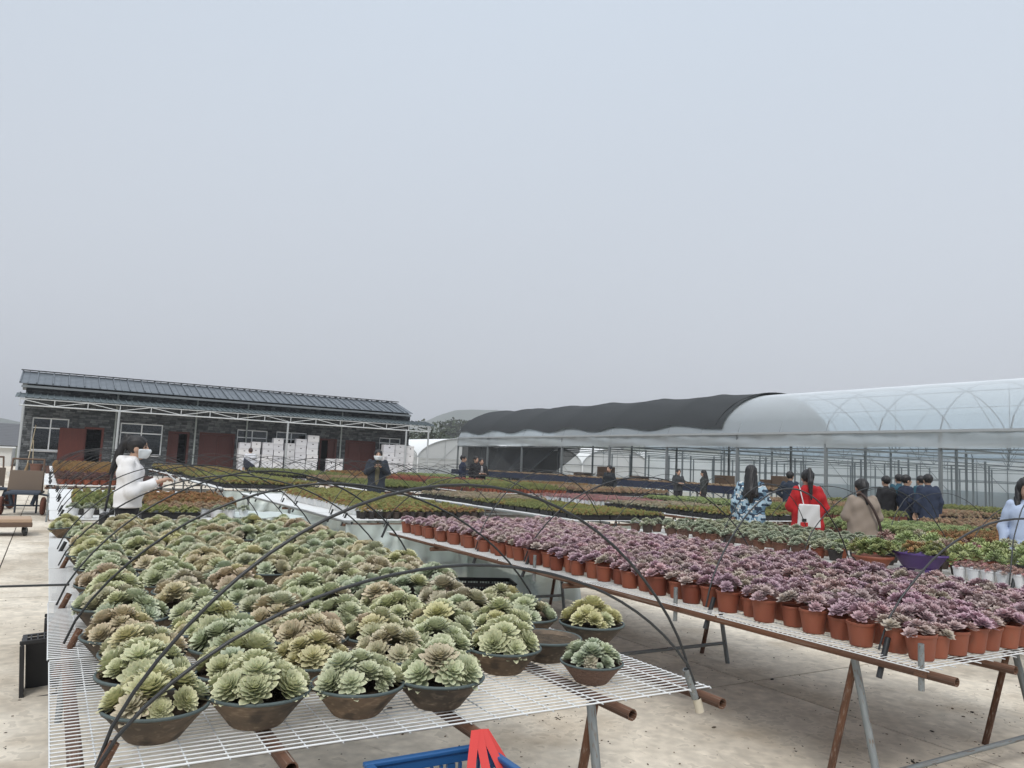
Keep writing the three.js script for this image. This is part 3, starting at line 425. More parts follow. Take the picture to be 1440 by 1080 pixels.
{
  const b = thing('stone_building', 'long low grey stone building with metal roof, canopy and red doors', 'building');
  const xl = onZ(31, 600, ZW).x, xr = onZ(576, 600, ZW).x, top = 4.22, zb = -47.5;
  const op = (u0, v0, u1, v1, door) => ({ x0: onZ(u0, v0, ZW).x, x1: onZ(u1, v0, ZW).x, y1: onZ((u0 + u1) / 2, v0, ZW).y, y0: door ? FL : onZ((u0 + u1) / 2, v1, ZW).y, door });
  const win = [op(46, 588, 98, 634), op(170, 596, 230, 640), op(334, 605, 377, 640), op(389, 608, 432, 640), op(534, 616, 564, 640)];
  const doors = [op(119, 601, 147, 650, 1), op(237, 607, 267, 650, 1), op(281, 609, 331, 650, 1), op(450, 617, 474, 650, 1), op(486, 620, 528, 650, 1)];
  const ops = [...win, ...doors].sort((a, c) => a.x0 - c.x0), wl = []; let x = xl; const fz = [ZW - .25, ZW];
  for (const o of ops) { wl.push(slabBox(x, o.x0, 0, top, ...fz), slabBox(o.x0, o.x1, o.y1, top, ...fz)); if (o.y0 > FL) wl.push(slabBox(o.x0, o.x1, 0, o.y0, ...fz)); x = o.x1; }
  wl.push(slabBox(x, xr, 0, top, ...fz), slabBox(xl, xl + .25, 0, top, zb, ZW - .25), slabBox(xr - .25, xr, 0, top, zb, ZW - .25), slabBox(xl + .25, xr - .25, 0, top, zb, zb + .25));
  part('wall', metreUV(merge(wl)), stone, b); part('floor', slabBox(xl + .25, xr - .25, 0, FL - .004, zb + .25, ZW - .25), std(C(.3, .3, .3), .9), b); part('ceiling', slabBox(xl + .25, xr - .25, 3.1, 3.2, zb + .25, ZW - .25), std(C(.35, .35, .35), .9), b);
  part('plinth', metreUV(slabBox(xl - .3, xr + .6, 0, FL, ZW, ZC + .5)), std(C(.62, .6, .56), .9), b);
  for (let i = 1; i < 5; i++) part('partition', slabBox(xl + i * (xr - xl) / 5, xl + i * (xr - xl) / 5 + .12, FL, 3.1, zb + .25, ZW - .25), std(C(.3, .3, .3), .9), b);
  win.forEach((o, k) => {
    const f = .055, z0 = ZW - .14, z1 = ZW - .07, mx = (o.x0 + o.x1) / 2, ty = o.y1 - (o.y1 - o.y0) * .31;
    const w = part('window', [slabBox(o.x0, o.x0 + f, o.y0, o.y1, z0, z1), slabBox(o.x1 - f, o.x1, o.y0, o.y1, z0, z1), slabBox(o.x0 + f, o.x1 - f, o.y0, o.y0 + f, z0, z1), slabBox(o.x0 + f, o.x1 - f, o.y1 - f, o.y1, z0, z1)], M.white, b);
    part('mullion', slabBox(mx - f / 2, mx + f / 2, o.y0 + f, o.y1 - f, z0 + .004, z1 - .004), M.white, w); part('transom', [slabBox(o.x0 + f, mx - f / 2, ty - f / 2, ty + f / 2, z0, z1 + .003), slabBox(mx + f / 2, o.x1 - f, ty - f / 2, ty + f / 2, z0, z1 + .003)], M.white, w);
    for (const [a, c] of [[o.x0 + f, mx - f / 2], [mx + f / 2, o.x1 - f]]) for (const [d, e] of [[o.y0 + f, ty - f / 2], [ty + f / 2, o.y1 - f]]) part('pane', slabBox(a, c, d, e, z0 + .03, z0 + .034), glass, w);
    part('sill', slabBox(o.x0 - .06, o.x1 + .06, o.y0 - .06, o.y0 - .003, ZW + .002, ZW + .07), std(C(.5, .5, .5), .9), w);
  });
  doors.forEach((o, k) => {
    const f = .1, z0 = ZW - .2, z1 = ZW + .03, m = k === 0 ? redDoor2 : redDoor;
    const d = part('door', [slabBox(o.x0, o.x0 + f, FL, o.y1, z0, z1), slabBox(o.x1 - f, o.x1, FL, o.y1, z0, z1), slabBox(o.x0 + f, o.x1 - f, o.y1 - f, o.y1, z0, z1)], m, b);
    const lf = (a, c, ry = 0, px = a) => { const w = c - a, g = [slabBox(0, w, FL + .01, o.y1 - f - .01, -.03, .03)]; const H = o.y1 - f - FL; for (const [p, q] of [[.08, .36], [.42, .66], [.72, .93]]) g.push(slabBox(w * .16, w * .84, FL + H * p, FL + H * q, .031, .045)); const l = part('leaf', g, m, d); l.position.set(px, 0, ZW - .08); l.rotation.y = ry; part('handle', rod(V(w * .9, 1.15, .06), V(w * .9, 1.3, .06), .012), M.frame, d); };
    const mx = (o.x0 + o.x1) / 2;
    if (k === 0) { const l = part('leaf', [slabBox(-1.05, 0, FL + .01, o.y1 - f, .04, .09), slabBox(-.9, -.15, .4, 1.1, .092, .105), slabBox(-.9, -.15, 1.25, 2.0, .092, .105)], redDoor2, d, 'open red-brown door leaf folded back against the wall'); l.position.set(o.x0 + .03, 0, ZW); }
    else if (k === 1) lf(o.x0 + f, mx); else if (k === 3) lf(mx, o.x1 - f, 0); else { lf(o.x0 + f, mx - .005); lf(mx + .005, o.x1 - f); }
  });
  // main roof: ribbed metal sheets, one slope to the yard and one behind
  const ze = ZW + .45, ey = onZ(300, 561, ze).y, zr = -44.7, ry = onZ(300, 546, zr).y, rx0 = onZ(27, 538, ze).x, rx1 = onZ(581, 580, ze).x, ang = Math.atan2(ry - ey, ze - zr), sl = Math.hypot(ry - ey, ze - zr), roofM = std(C(1, 1, 1), .45, { map: sheetTex, metalness: .3 });
  const np = 30, pw = (rx1 - rx0) / np, pg = []; pg.push(box(pw - .004, .02, sl, 0, 0, 0), box(.05, .07, sl, -pw / 2 + .03, .045, 0), box(.03, .03, sl, 0, .025, 0)); const pgeo = metreUV(merge(pg));
  for (const [side, s] of [[1, 1], [-1, -1]]) for (let i = 0; i < np; i++) { const p = part('roof_sheet', pgeo, roofM, b); p.position.set(rx0 + (i + .5) * pw, (ey + ry) / 2 + .05, side > 0 ? (ze + zr) / 2 : zr - (ze - zr) / 2); p.rotation.x = s * ang; }
  part('ridge_cap', [box(rx1 - rx0 + .1, .03, .3, (rx0 + rx1) / 2, ry + .11, zr + .12).rotateX(0)], std(C(.05, .055, .06), .5), b);
  part('eave_beam', slabBox(rx0 + .1, rx1 - .1, ey - .13, ey - .03, ze - .12, ze - .02), M.frame, b);
  part('gable', [...[xl + .12, xr - .12].map(gx => { const sh = new THREE.Shape([new THREE.Vector2(-ZW, top - .02), new THREE.Vector2(-zr, ry - .02), new THREE.Vector2(-zb, top - .02)]); return new THREE.ExtrudeGeometry(sh, { depth: .2, bevelEnabled: false }).rotateY(Math.PI / 2).translate(gx - .1, 0, 0); })], stone, b);
  // canopy on posts with a light truss
  const cy = 3.55, cy2 = 3.82, cx0 = onZ(22, 551, ZC).x, cx1 = onZ(614, 597, ZC).x, cs = Math.hypot(cy2 - cy, ZC + .05 - ZW), ca = Math.atan2(cy2 - cy, ZC + .05 - ZW), nc = 38, cw = (cx1 - cx0) / nc;
  const cg = metreUV(merge([box(cw - .003, .014, cs), box(.05, .05, cs, -cw * .25, .03, 0), box(.05, .05, cs, cw * .25, .03, 0)])), canM = std(C(.92, .98, .92), .5, { map: sheetTex, metalness: .25 });
  for (let i = 0; i < nc; i++) { const p = part('canopy_sheet', cg, canM, b); p.position.set(cx0 + (i + .5) * cw, (cy + cy2) / 2, (ZC + .05 + ZW) / 2); p.rotation.x = ca; }
  const lightM = std(C(.55, .57, .58), .5), tr = part('truss', [rod(V(cx0 + .2, 3.2, ZC), V(cx1 - .4, 3.2, ZC), .035, 6), rod(V(cx0 + .2, cy - .05, ZC), V(cx1 - .4, cy - .05, ZC), .03, 6)], lightM, b);
  const n = 15, st = (cx1 - cx0 - .6) / n; for (let i = 0; i <= n; i++) { const px = cx0 + .2 + i * st; part('strut', rod(V(px, 3.2, ZC), V(px, cy - .05, ZC), .022, 6), lightM, tr); if (i < n) part('strut', i % 2 ? rod(V(px, 3.22, ZC), V(px + st, cy - .07, ZC), .022, 6) : rod(V(px, cy - .07, ZC), V(px + st, 3.22, ZC), .022, 6), lightM, tr); }
  for (const u of [30, 166, 405, 572, 603]) { const px = onZ(u, 600, ZC).x; part('post', rod(V(px, FL, ZC), V(px, u === 603 ? cy : 3.2, ZC), .055, 8), M.frameLight, b); part('rafter', rod(V(px, 3.25, ZC), V(px, 3.5, ZW + .02), .03, 6), lightM, b); }
  for (const u of [162, 275, 347, 480]) { const px = onZ(u, 600, ZW).x; part('downpipe', rod(V(px, FL, ZW + .07), V(px, 4.2, ZW + .07), .045, 8), std(C(.33, .36, .35), .5), b); }
}
// white cartons stacked under the canopy
{
  const cart = [std(C(.66, .66, .68), .85), std(C(.6, .6, .63), .85), std(C(.7, .69, .7), .85)], dark = std(C(.05, .04, .05), .8), tape = std(C(.5, .48, .46), .6);
  const stack = (u0, u1, vt, z, side, n) => { const a = onZ(u0, vt, z), c = onZ(u1, vt, z), H = a.y - FL, w = (c.x - a.x) * .97, h = H / n;
    for (let i = 0; i < n; i++) { const t = thing('carton', `white carton in the stack ${side}, ${['lowest', 'second', 'third', 'fourth', 'fifth', 'sixth', 'seventh'][i]} from the ground`, 'carton', [(a.x + c.x) / 2 + rr(-.03, .03), FL + i * h + .002, z - .2], rr(-.04, .04), 'white cartons under the canopy'); part('box', rbox(w, h - .008, .42, .008, 0, h / 2, 0), pick(cart), t); part('print', box(w * .14, h * .14, .004, w * .02, h * .62, .2125), dark, t); part('tape', box(w * .05, .003, .424, 0, h - .004, 0), tape, t); part('lid_seam', box(w * .98, .012, .004, 0, h * .82, .212), std(C(.4, .39, .4), .9), t); } };
  [[337, 353, 622, -41.6, 'beside the red double door', 6], [354, 367, 621, -41.7, 'under the third window', 6], [370, 385, 622, -41.6, 'between the third and fourth windows', 6], [386, 400, 616, -41.6, 'next to the canopy post', 7], [402, 416, 623, -41.7, 'right behind the canopy post', 6], [417, 432, 617, -41.6, 'below the fourth window', 6], [433, 449, 612, -41.6, 'beside the half-open door, the tallest', 7], [539, 555, 625, -41.4, 'behind the person with a phone', 5], [556, 570, 625, -41.6, 'at the far corner of the building', 6], [571, 582, 627, -41.3, 'outside the corner post', 5], [545, 560, 642, -40.8, 'in front of the corner stacks', 3], [461, 472, 645, -41.2, 'low before the half-open door', 2], [473, 482, 645, -41.2, 'low before the last red door', 2]].forEach(a => stack(...a));
}
// things leaning at the wall end
{ const p = onZ(38, 660, -41.8), m = std(C(.45, .38, .26), .8); for (const [dx, l, lab, h] of [[-.05, .2, 'wooden broom handle leaning on the stone wall by the first window', 2.2], [.22, -.1, 'pale stick leaning beside the broom at the stone wall', 1.5]]) { const t = thing('leaning_pole', lab, 'pole', [p.x + dx, FL, -41.9]); part('pole', rod(V(0, 0, 0), V(l, h, -.5), .02), m, t); if (l > 0) part('brush', rod(V(0, 0, .05), V(.07, .45, -.08), .1, 8, .03, true), std(C(.25, .17, .09), 1), t); }
  const rp = thing('clay_pot', 'reddish clay pots standing at the foot of the stone wall', 'pot', [p.x + .35, FL, -41.6]); part('pot', potGeo(.28, .42), potMats.brown[0], rp); part('pot', potGeo(.22, .35).translate(.55, 0, .1), potMats.brown[1], rp); }

// ------------------------------------------------------------------ small tiled house, hills, trees
{ const h = thing('tiled_house', 'small white house with a dark tiled roof beyond the yard', 'house', [0, 0, 0]); const z = -58, x1 = onZ(24, 640, z).x, x0 = x1 - 9, ye = onZ(10, 628, z).y, yr = onZ(10, 597, z - 3).y;
  part('wall', slabBox(x0, x1 - .3, 0, ye, z - 6, z), std(C(.62, .62, .6), .9), h); const s = Math.hypot(yr - ye, 3), a = Math.atan2(yr - ye, 3), tm = std(C(.12, .125, .135), .8); const nn = 14;
  for (let i = 0; i < nn; i++) { const t = (i + .5) / nn, p = part('tile_course', box(9.4, .05, s / nn * 1.25), tm, h); p.position.set((x0 + x1) / 2, ye + (yr - ye) * t + .06, z + .2 - 3.2 * t); p.rotation.x = a - .06; }
  const bk = part('back_slope', box(9.4, .06, s + .1), tm, h); bk.position.set((x0 + x1) / 2, (ye + yr) / 2 + .03, z - 4.6); bk.rotation.x = -a; part('eave', slabBox(x0 - .2, x1 - .1, ye - .08, ye, z + .01, z + .25), M.white, h); }
function ridge(name, pts, z, depth, mat) { // a hill range as one terrain sheet
  const g = new THREE.PlaneGeometry(1, 1, 120, 14), p = g.attributes.position, x0 = pts[0][0], x1 = pts[pts.length - 1][0];
  for (let i = 0; i < p.count; i++) { const u = p.getX(i) + .5, v = p.getY(i) + .5, x = x0 + (x1 - x0) * u; let k = 0; while (k < pts.length - 2 && pts[k + 1][0] < x) k++; const t = cl((x - pts[k][0]) / (pts[k + 1][0] - pts[k][0])), e = t * t * (3 - 2 * t), H = pts[k][1] + (pts[k + 1][1] - pts[k][1]) * e, n = (fbm(u, v, 40, 4, 121) - .5) * H * .16; p.setXYZ(i, x, Math.max(-1, Math.sin(Math.min(1, v * 1.6) * Math.PI / 2) * H + n * v - (v > .7 ? (v - .7) * H : 0)), z - depth * v); }
  g.computeVertexNormals(); return struct(name, g, mat);
}
const hillM = std(C(.055, .075, .045), 1);
{ const P = (u, v, z) => { const q = onZ(u, v, z); return [q.x, q.y]; };
  ridge('hills', [P(-500, 600, -1000), P(-200, 585, -1000), P(0, 584, -1000), P(60, 600, -1000), P(480, 632, -1000), P(600, 604, -1000), P(640, 590, -1000), P(690, 572, -1000), P(720, 574, -1000), P(760, 575, -1000), P(830, 592, -1000), P(1000, 612, -1000), P(1500, 630, -1000)], -950, 260, hillM);
  ridge('hills_near', [P(-400, 612, -560), P(0, 606, -560), P(200, 618, -560), P(520, 622, -560), P(590, 606, -560), P(660, 602, -560), P(760, 610, -560), P(1000, 630, -560), P(1400, 655, -560)], -530, 140, std(C(.06, .08, .04), 1)); }
const leafTri = new THREE.BufferGeometry(); leafTri.setAttribute('position', new THREE.Float32BufferAttribute([-.5, 0, 0, 0, .16, .5, .5, 0, 0, -.5, 0, 0, .5, 0, 0, 0, -.1, -.5], 3)); leafTri.computeVertexNormals();
const barkM = std(C(.09, .07, .05), 1), crownMs = [std(C(.045, .07, .03), .9, {}), std(C(.06, .085, .035), .9), std(C(.05, .06, .035), .9)];
function tree(x, z, H, r, label, group) { const t = thing('tree', label, 'tree', [x, 0, z], rr(0, 6), group); const l = [rod(V(0, 0, 0), V(rr(-.2, .2), H * .55, rr(-.2, .2)), H * .025, 7, H * .014)]; for (let i = 0; i < 5; i++) { const a = rr(0, 6.28); l.push(rod(V(0, H * rr(.3, .5), 0), V(Math.cos(a) * r * .6, H * rr(.6, .8), Math.sin(a) * r * .6), H * .01, 5, H * .004)); } part('trunk', l, barkM, t);
  const lv = [], cl0 = []; for (let i = 0; i < 11; i++) { const a = rr(0, 6.28), q = rr(0, 1) ** .6 * r * .75; cl0.push([Math.cos(a) * q, H * rr(.42, .9), Math.sin(a) * q, r * rr(.3, .52)]); } for (let i = 0; i < 900; i++) { const c = pick(cl0), d = V(rr(-1, 1), rr(-1, 1), rr(-1, 1)).normalize().multiplyScalar(c[3] * rr(.5, 1)); const s = r * rr(.07, .14); lv.push(leafTri.clone().scale(s, s, s).rotateX(rr(0, 6)).rotateY(rr(0, 6)).translate(c[0] + d.x, c[1] + d.y * .8, c[2] + d.z)); } part('crown', mergeGeometries(lv), pick(crownMs), t); }
[[585, 596, -95, 5.5], [630, 593, -220, 9.5], [640, 590, -225, 10], [651, 591, -220, 9], [665, 592, -230, 9], [616, 606, -180, 5.2], [604, 607, -178, 5], [685, 593, -220, 8], [626, 605, -176, 4.6]].forEach(([u, v, z, r]) => { const p = onZ(u, v, z); tree(p.x, z, p.y, r * .72, z < -140 ? 'tall dark tree hazy beyond the white tunnels' : z === -95 ? 'dark leafy tree rising behind the stone building corner' : 'low green bushy tree beyond the white tunnels', z < -140 ? 'hazy tall trees' : 'low trees beyond the tunnels'); });

scene.fog = new THREE.FogExp2(new THREE.Color(.80, .82, .86), .0008);

// ------------------------------------------------------------------ greenhouses
const film = new THREE.MeshPhysicalMaterial({ color: C(.73, .80, .85), transmission: .72, thickness: 0, roughness: .45, side: THREE.DoubleSide });
const filmBand = new THREE.MeshPhysicalMaterial({ color: C(.52, .56, .58), transmission: .45, thickness: 0, roughness: .6, side: THREE.DoubleSide });
const whiteFilm = new THREE.MeshPhysicalMaterial({ color: C(.86, .88, .88), transmission: .35, thickness: 0, roughness: .8, side: THREE.DoubleSide });
const netM = std(C(.030, .034, .037), .95), netThin = std(C(.05, .055, .06), .95, { transparent: true, opacity: .8 });
function sheet(nu, nv, fn) { const g = new THREE.PlaneGeometry(1, 1, nu, nv), p = g.attributes.position; for (let i = 0; i < p.count; i++) { const q = fn(p.getX(i) + .5, p.getY(i) + .5); p.setXYZ(i, q[0], q[1], q[2]); } g.computeVertexNormals(); return g; }
const GX = 23, GY = 3.13, SP = 8, RISE = 1.88, GZ0 = -5.35, GZ1 = -45.35;
const archY = u => GY + RISE * Math.pow(Math.max(0, 1 - (2 * u - 1) ** 2), .62);
{
  const g = thing('open_greenhouse', 'large open-sided greenhouse of steel posts with arched plastic film roof', 'greenhouse');
  for (let s = 0; s < 4; s++) {
    const x0 = GX + s * SP;
    part('roof_film', sheet(40, 140, (u, v) => [x0 + u * SP, archY(u) + .012 + .02 * (fbm(u, v, 30, 3, 161) - .3), GZ0 + (GZ1 - GZ0) * v]), film, g);
    for (let k = 0; k <= 20; k++) { const z = GZ0 - 2 * k, pts = []; for (let i = 0; i <= 16; i++) { const u = .5 - .5 * Math.cos(Math.PI * i / 16); pts.push(V(x0 + u * SP, archY(u) - .02, z)); } part('arch', tube(pts, .024, 20, 5), M.frame, g); }
    for (const u of [.18, .5, .82]) part('purlin', rod(V(x0 + u * SP, archY(u) - .04, GZ0), V(x0 + u * SP, archY(u) - .04, GZ1), .018, 5), M.frame, g);
    part('gutter', [slabBox(x0 - .12, x0 + .12, GY - .05, GY + .03, GZ1, GZ0)], M.frameLight, g);
    for (let k = 0; k <= 10; k++) { const z = GZ0 - 4 * k; part('post', slabBox(x0 - .05, x0 + .05, 0, GY - .05, z - .04, z + .04), M.frame, g); part('tie_beam', rod(V(x0, 2.62, z), V(x0 + SP, 2.62, z), .03, 6), M.frame, g); part('web', [rod(V(x0 + SP * .5, 2.62, z), V(x0 + SP * .5, archY(.5), z), .014, 5), rod(V(x0 + SP * .5, 2.62, z), V(x0 + SP * .2, archY(.2), z), .014, 5), rod(V(x0 + SP * .5, 2.62, z), V(x0 + SP * .8, archY(.8), z), .014, 5)], M.frame, g); }
    for (let k = 0; k < 20; k++) if (s > 0) part('mid_post', slabBox(x0 + 3.96, x0 + 4.04, 0, 2.6, GZ0 - 2 * k - 1.03, GZ0 - 2 * k - .97), M.frame, g);
    for (const y of [2.3, 1.72]) if (s > 0) part('rail', rod(V(x0, y, GZ0), V(x0, y, GZ1), .016, 5), M.frame, g);
  }
  part('rail', rod(V(GX, 2.56, GZ0), V(GX, 2.56, GZ1), .022, 5), M.frame, g);
  part('side_band', sheet(4, 160, (u, v) => [GX - .07 - .03 * Math.sin(u * 6 + v * 40) - .02 * Math.sin(v * 230), GY - .02 - u * .5 + .02 * Math.sin(v * 61), GZ0 + (GZ1 - GZ0) * v]), filmBand, g, 'rolled grey plastic curtain hanging below the gutter');
  const xb = GX + 4 * SP; part('back_film', sheet(2, 40, (u, v) => [xb + .05 * Math.sin(v * 90), u * 3.2, GZ0 + (GZ1 - GZ0) * v]), whiteFilm, g); part('skirt_film', sheet(2, 40, (u, v) => [xb - .1, u * 1.15, GZ0 + (GZ1 - GZ0) * v]), filmBand, g);
  for (let k = 0; k < 20; k++) part('brace', [rod(V(xb - .12, 0, GZ0 - 2 * k), V(xb - .12, 3.1, GZ0 - 2 * k), .025, 5), ...(k % 2 ? [rod(V(xb - .12, 1.1, GZ0 - 2 * k), V(xb - .12, 3.1, GZ0 - 2 * k - 1.9), .018, 5)] : [])], M.frame, g);
  part('end_film', sheet(8, 4, (u, v) => [GX + SP * 2 + u * SP * 2, v * 3.1, GZ1]), whiteFilm, g);
  const n = thing('shade_net', 'black shade net draped over the far half of the arched greenhouse roof', 'shade net'); const z0 = -22.6, z1 = GZ1 - .1;
  part('net', sheet(48, 260, (u, v) => { const z = z0 + (z1 - z0) * v, sc = Math.sin(v * (z0 - z1) / 4 * Math.PI) ** 2, lo = .002 + .009 * sc, uu = lo + (1 - 2 * lo) * u, sag = .1 * Math.abs(Math.sin((z - GZ0) / 2 * Math.PI / 2)); return [GX + uu * SP, archY(uu) + .19 - sag + .035 * (fbm(uu, v, 24, 3, 151) - .5) + .012 * Math.sin(uu * 34 + z * 2.2 + 2 * Math.sin(z)), z + (u - .5) * -.8 * (v < .02 ? 1 : 0)]; }), netM, n);
  part('hem', tube(Array.from({ length: 31 }, (_, i) => .5 - .5 * Math.cos(Math.PI * i / 30)).map(u => V(GX + .1 + u * (SP - .2), archY(.012 + u * .976) + .115, z0)), .02, 60, 5), netM, n);
  const h = thing('hanging_net', 'grey shade netting hanging down inside the far end of the greenhouse', 'shade net');
  part('net', sheet(20, 12, (u, v) => [GX + .35 + .08 * Math.sin(u * 22), 2.62 - 2.1 * v, -44.6 + u * (10.4 - 4.0 * v)]), netThin, h); part('swag', sheet(20, 12, (u, v) => [GX + 1.6, 2.6 - v * (.25 + 1.5 * Math.sin(u * Math.PI)), -43 + u * 9]), netThin, h);
  const e = thing('end_net', 'dark netting stretched across the end arch of the greenhouse', 'shade net'); part('net', sheet(14, 8, (u, v) => [GX + .2 + u * (SP - .4), .5 + v * 2.1, GZ1 + .2 + .06 * Math.sin(u * 18)]), netThin, e);
}
{ // bench with blue edge along the greenhouse, brown cardboard on it
  const b = thing('nursery_bench', 'long bench with navy blue edging along the open greenhouse side', 'bench', [0, 0, 0]); const x0 = 21.4, x1 = 25.4;
  part('edging', sheet(2, 120, (u, v) => [x0 - .02 * Math.sin(v * 80), .82 + u * .28, -19 - v * 24]), std(C(.010, .018, .045), .7), b); part('top', slabBox(x0 + .02, x1, .93, .97, -43, -19), std(C(.2, .2, .2), .9), b);
  for (let k = 0; k < 12; k++) part('leg', slabBox(x0 + .1, x0 + .15, 0, .93, -20 - k * 2, -19.95 - k * 2), M.frame, b);
  const cb = [std(C(.20, .13, .085), .9), std(C(.26, .17, .11), .9)];
  for (const [u, v, w, h, l] of [[819, 668, .95, .3, 'long brown cardboard box on the greenhouse bench'], [852, 668, .85, .66, 'tall brown cardboard box beside the greenhouse post'], [899, 672, .85, .28, 'brown cardboard box behind the dark bench rail'], [1019, 680, .68, .5, 'brown cardboard box behind the two workers at the bench'], [1083, 684, .6, .42, 'brown cardboard box left of the taller box'], [1098, 684, .55, .58, 'taller brown cardboard box in the pair behind the person in navy']]) { const p = onX(u, v, 24.5), t = thing('cardboard_box', l, 'box', [24.5, .975, p.z]); part('box', rbox(.5, h, w, .01, 0, h / 2, 0), cb[0], t); part('tape', box(.06, .004, w * .98, 0, h + .002, 0), cb[1], t); }
}
{ // white film tunnels behind
  const P = onZ(587, 640, -52), w = 7.4;
  for (let s = -2; s < 4; s++) { const x0 = P.x + s * w, gy = 1.75, ay = u => gy + 1.55 * Math.pow(Math.max(0, 1 - (2 * u - 1) ** 2), .6), t = thing('film_tunnel', 'white film tunnel with arched end frame behind the yard', 'greenhouse', [0, 0, 0], 0, 'white film tunnels');
    part('film', sheet(20, 8, (u, v) => [x0 + u * w, ay(u), -52 - v * 36]), whiteFilm, t); part('end_film', sheet(20, 6, (u, v) => [x0 + u * w, ay(u) * v, -52.05]), new THREE.MeshPhysicalMaterial({ color: C(.6, .62, .63), transmission: .3, thickness: 0, roughness: .8, side: THREE.DoubleSide }), t);
    const pts = []; for (let i = 0; i <= 16; i++) { const u = .5 - .5 * Math.cos(Math.PI * i / 16); pts.push(V(x0 + u * w, ay(u), -51.98)); } part('arch', tube(pts, .04, 24, 5), M.frameLight, t);
    for (const u of [.3, .5, .7]) part('stud', rod(V(x0 + u * w, 0, -51.98), V(x0 + u * w, ay(u), -51.98), .025, 5), M.frameLight, t); for (const [a, c] of [[.1, .5], [.9, .5]]) part('brace', rod(V(x0 + a * w, .6, -51.98), V(x0 + c * w, ay(c), -51.98), .02, 5), M.frameLight, t); part('post', rod(V(x0, 0, -51.9), V(x0, gy, -51.9), .06, 6), M.white, t); part('rail', rod(V(x0, 1.75, -51.95), V(x0 + w, 1.75, -51.95), .025, 5), M.frameLight, t); part('skirt', sheet(6, 2, (u, v) => [x0 + u * w, v * .95, -51.95]), filmBand, t); }
}

// ------------------------------------------------------------------ film sheets, crates, basket, carts
const polyM = new THREE.MeshPhysicalMaterial({ color: C(.62, .70, .68), transmission: .35, thickness: 0, roughness: .35, side: THREE.DoubleSide });
function drape(x0, z0, x1, z1, y1, y0, label, o = {}) { const L = Math.hypot(x1 - x0, z1 - z0), nx = -(z1 - z0) / L, nz = (x1 - x0) / L, s = rr(0, 9); solo('plastic_sheet', sheet(40, 16, (u, v) => { const f = .05 * Math.sin(u * L * 9 + s + v * 3) + .04 * Math.sin(u * L * 23 + s * 2 - v * 5) + .09 * (fbm(u, v, 6, 3, Math.floor(s * 10)) - .5), k = (.35 + .65 * (1 - v)) * f + (o.belly ?? 0) * (1 - v) ** 2; const y = y0 + (y1 - y0) * v + (v < .05 ? .02 * Math.sin(u * 30) : 0) - (o.sag ?? 0) * v * Math.sin(u * Math.PI); return [x0 + (x1 - x0) * u + nx * k, Math.max(.006, y), z0 + (z1 - z0) * u + nz * k]; }), polyM, label, 'plastic sheet'); }
drape(XB + .05, Z2 - .1, XB + 1.9, Z2 - .1, T - .06, .02, 'translucent plastic sheet hanging below the end of the white pot table');
drape(XB + .1, -8.1, XB + 1.7, -7.9, T - .08, .02, 'crumpled clear plastic sheet under the far end of the pink table', { belly: .5 });
drape(XB + .9, -7.95, XB + 2.1, -7.5, .6, .02, 'pale green film bundled under the pink table', { sag: .35, belly: .3 });
drape(XB + .05, Z3 - .25, XB + 1.9, Z3 - .25, T - .06, .05, 'grey film hanging in front of the long olive bed table');
drape(XB + .6, -15.2, XB + 2, -12.4, T - .1, .02, 'dark folded film under the white pot table', { belly: .3 });
drape(XC + .45, Z2 - .3, XC + 2.3, Z2 - .3, T - .1, .02, 'film draped below the black tray table', {});
drape(XC - .1, -8.4, XC + 1.6, -8.35, .55, .02, 'pale film bunched beside the mixed table end', { sag: .3 });
drape(XC + .5, Z3 - .9, XC + 2.2, Z3 - .9, T - .06, .05, 'pale film hanging behind the person with a phone');
drape(XA + .2, Z3 - .15, XA + .9, Z3 - .15, T - .05, .05, 'pale film under the end of the wine rosette table');
solo('film_roll', sheet(14, 10, (u, v) => [2.0 + u * .85 - .2 * v, T + .03 + .05 * Math.sin(u * 3) * Math.sin(v * 3) + .012 * Math.sin(u * 15 + v * 4), -9.62 - v * .55]), polyM, 'loose white plastic film lying on the corner of the olive plant table', 'plastic sheet');

function crate(w, h, d, mat, t) {                            // plastic crate: rim, slotted sides, floor
  const th = .012, g = []; const side = (len, put) => { g.push(put(box(len, .025, th, 0, h - .0125, 0)), put(box(len, .03, th, 0, .015, 0)), put(box(len, .018, th, 0, h * .52, 0))); const n = Math.round(len / .035); for (let i = 0; i <= n; i++) g.push(put(box(i % 4 ? .008 : .026, h - .055, th * .9, -len / 2 + .012 + i * (len - .024) / n, h / 2, 0))); };
  side(w, b => b.translate(0, 0, d / 2)); side(w, b => b.translate(0, 0, -d / 2)); side(d - .03, b => b.rotateY(Math.PI / 2).translate(w / 2, 0, 0)); side(d - .03, b => b.rotateY(Math.PI / 2).translate(-w / 2, 0, 0)); part('side', g, mat, t); part('base', box(w - .03, .01, d - .03, 0, .006, 0), mat, t);
  part('rim', [rbox(w + .025, .014, .025, .005, 0, h + .008, d / 2), rbox(w + .025, .014, .025, .005, 0, h + .008, -d / 2), rbox(.025, .014, d - .03, .005, w / 2, h + .008, 0), rbox(.025, .014, d - .03, .005, -w / 2, h + .008, 0)], mat, t); return t;
}
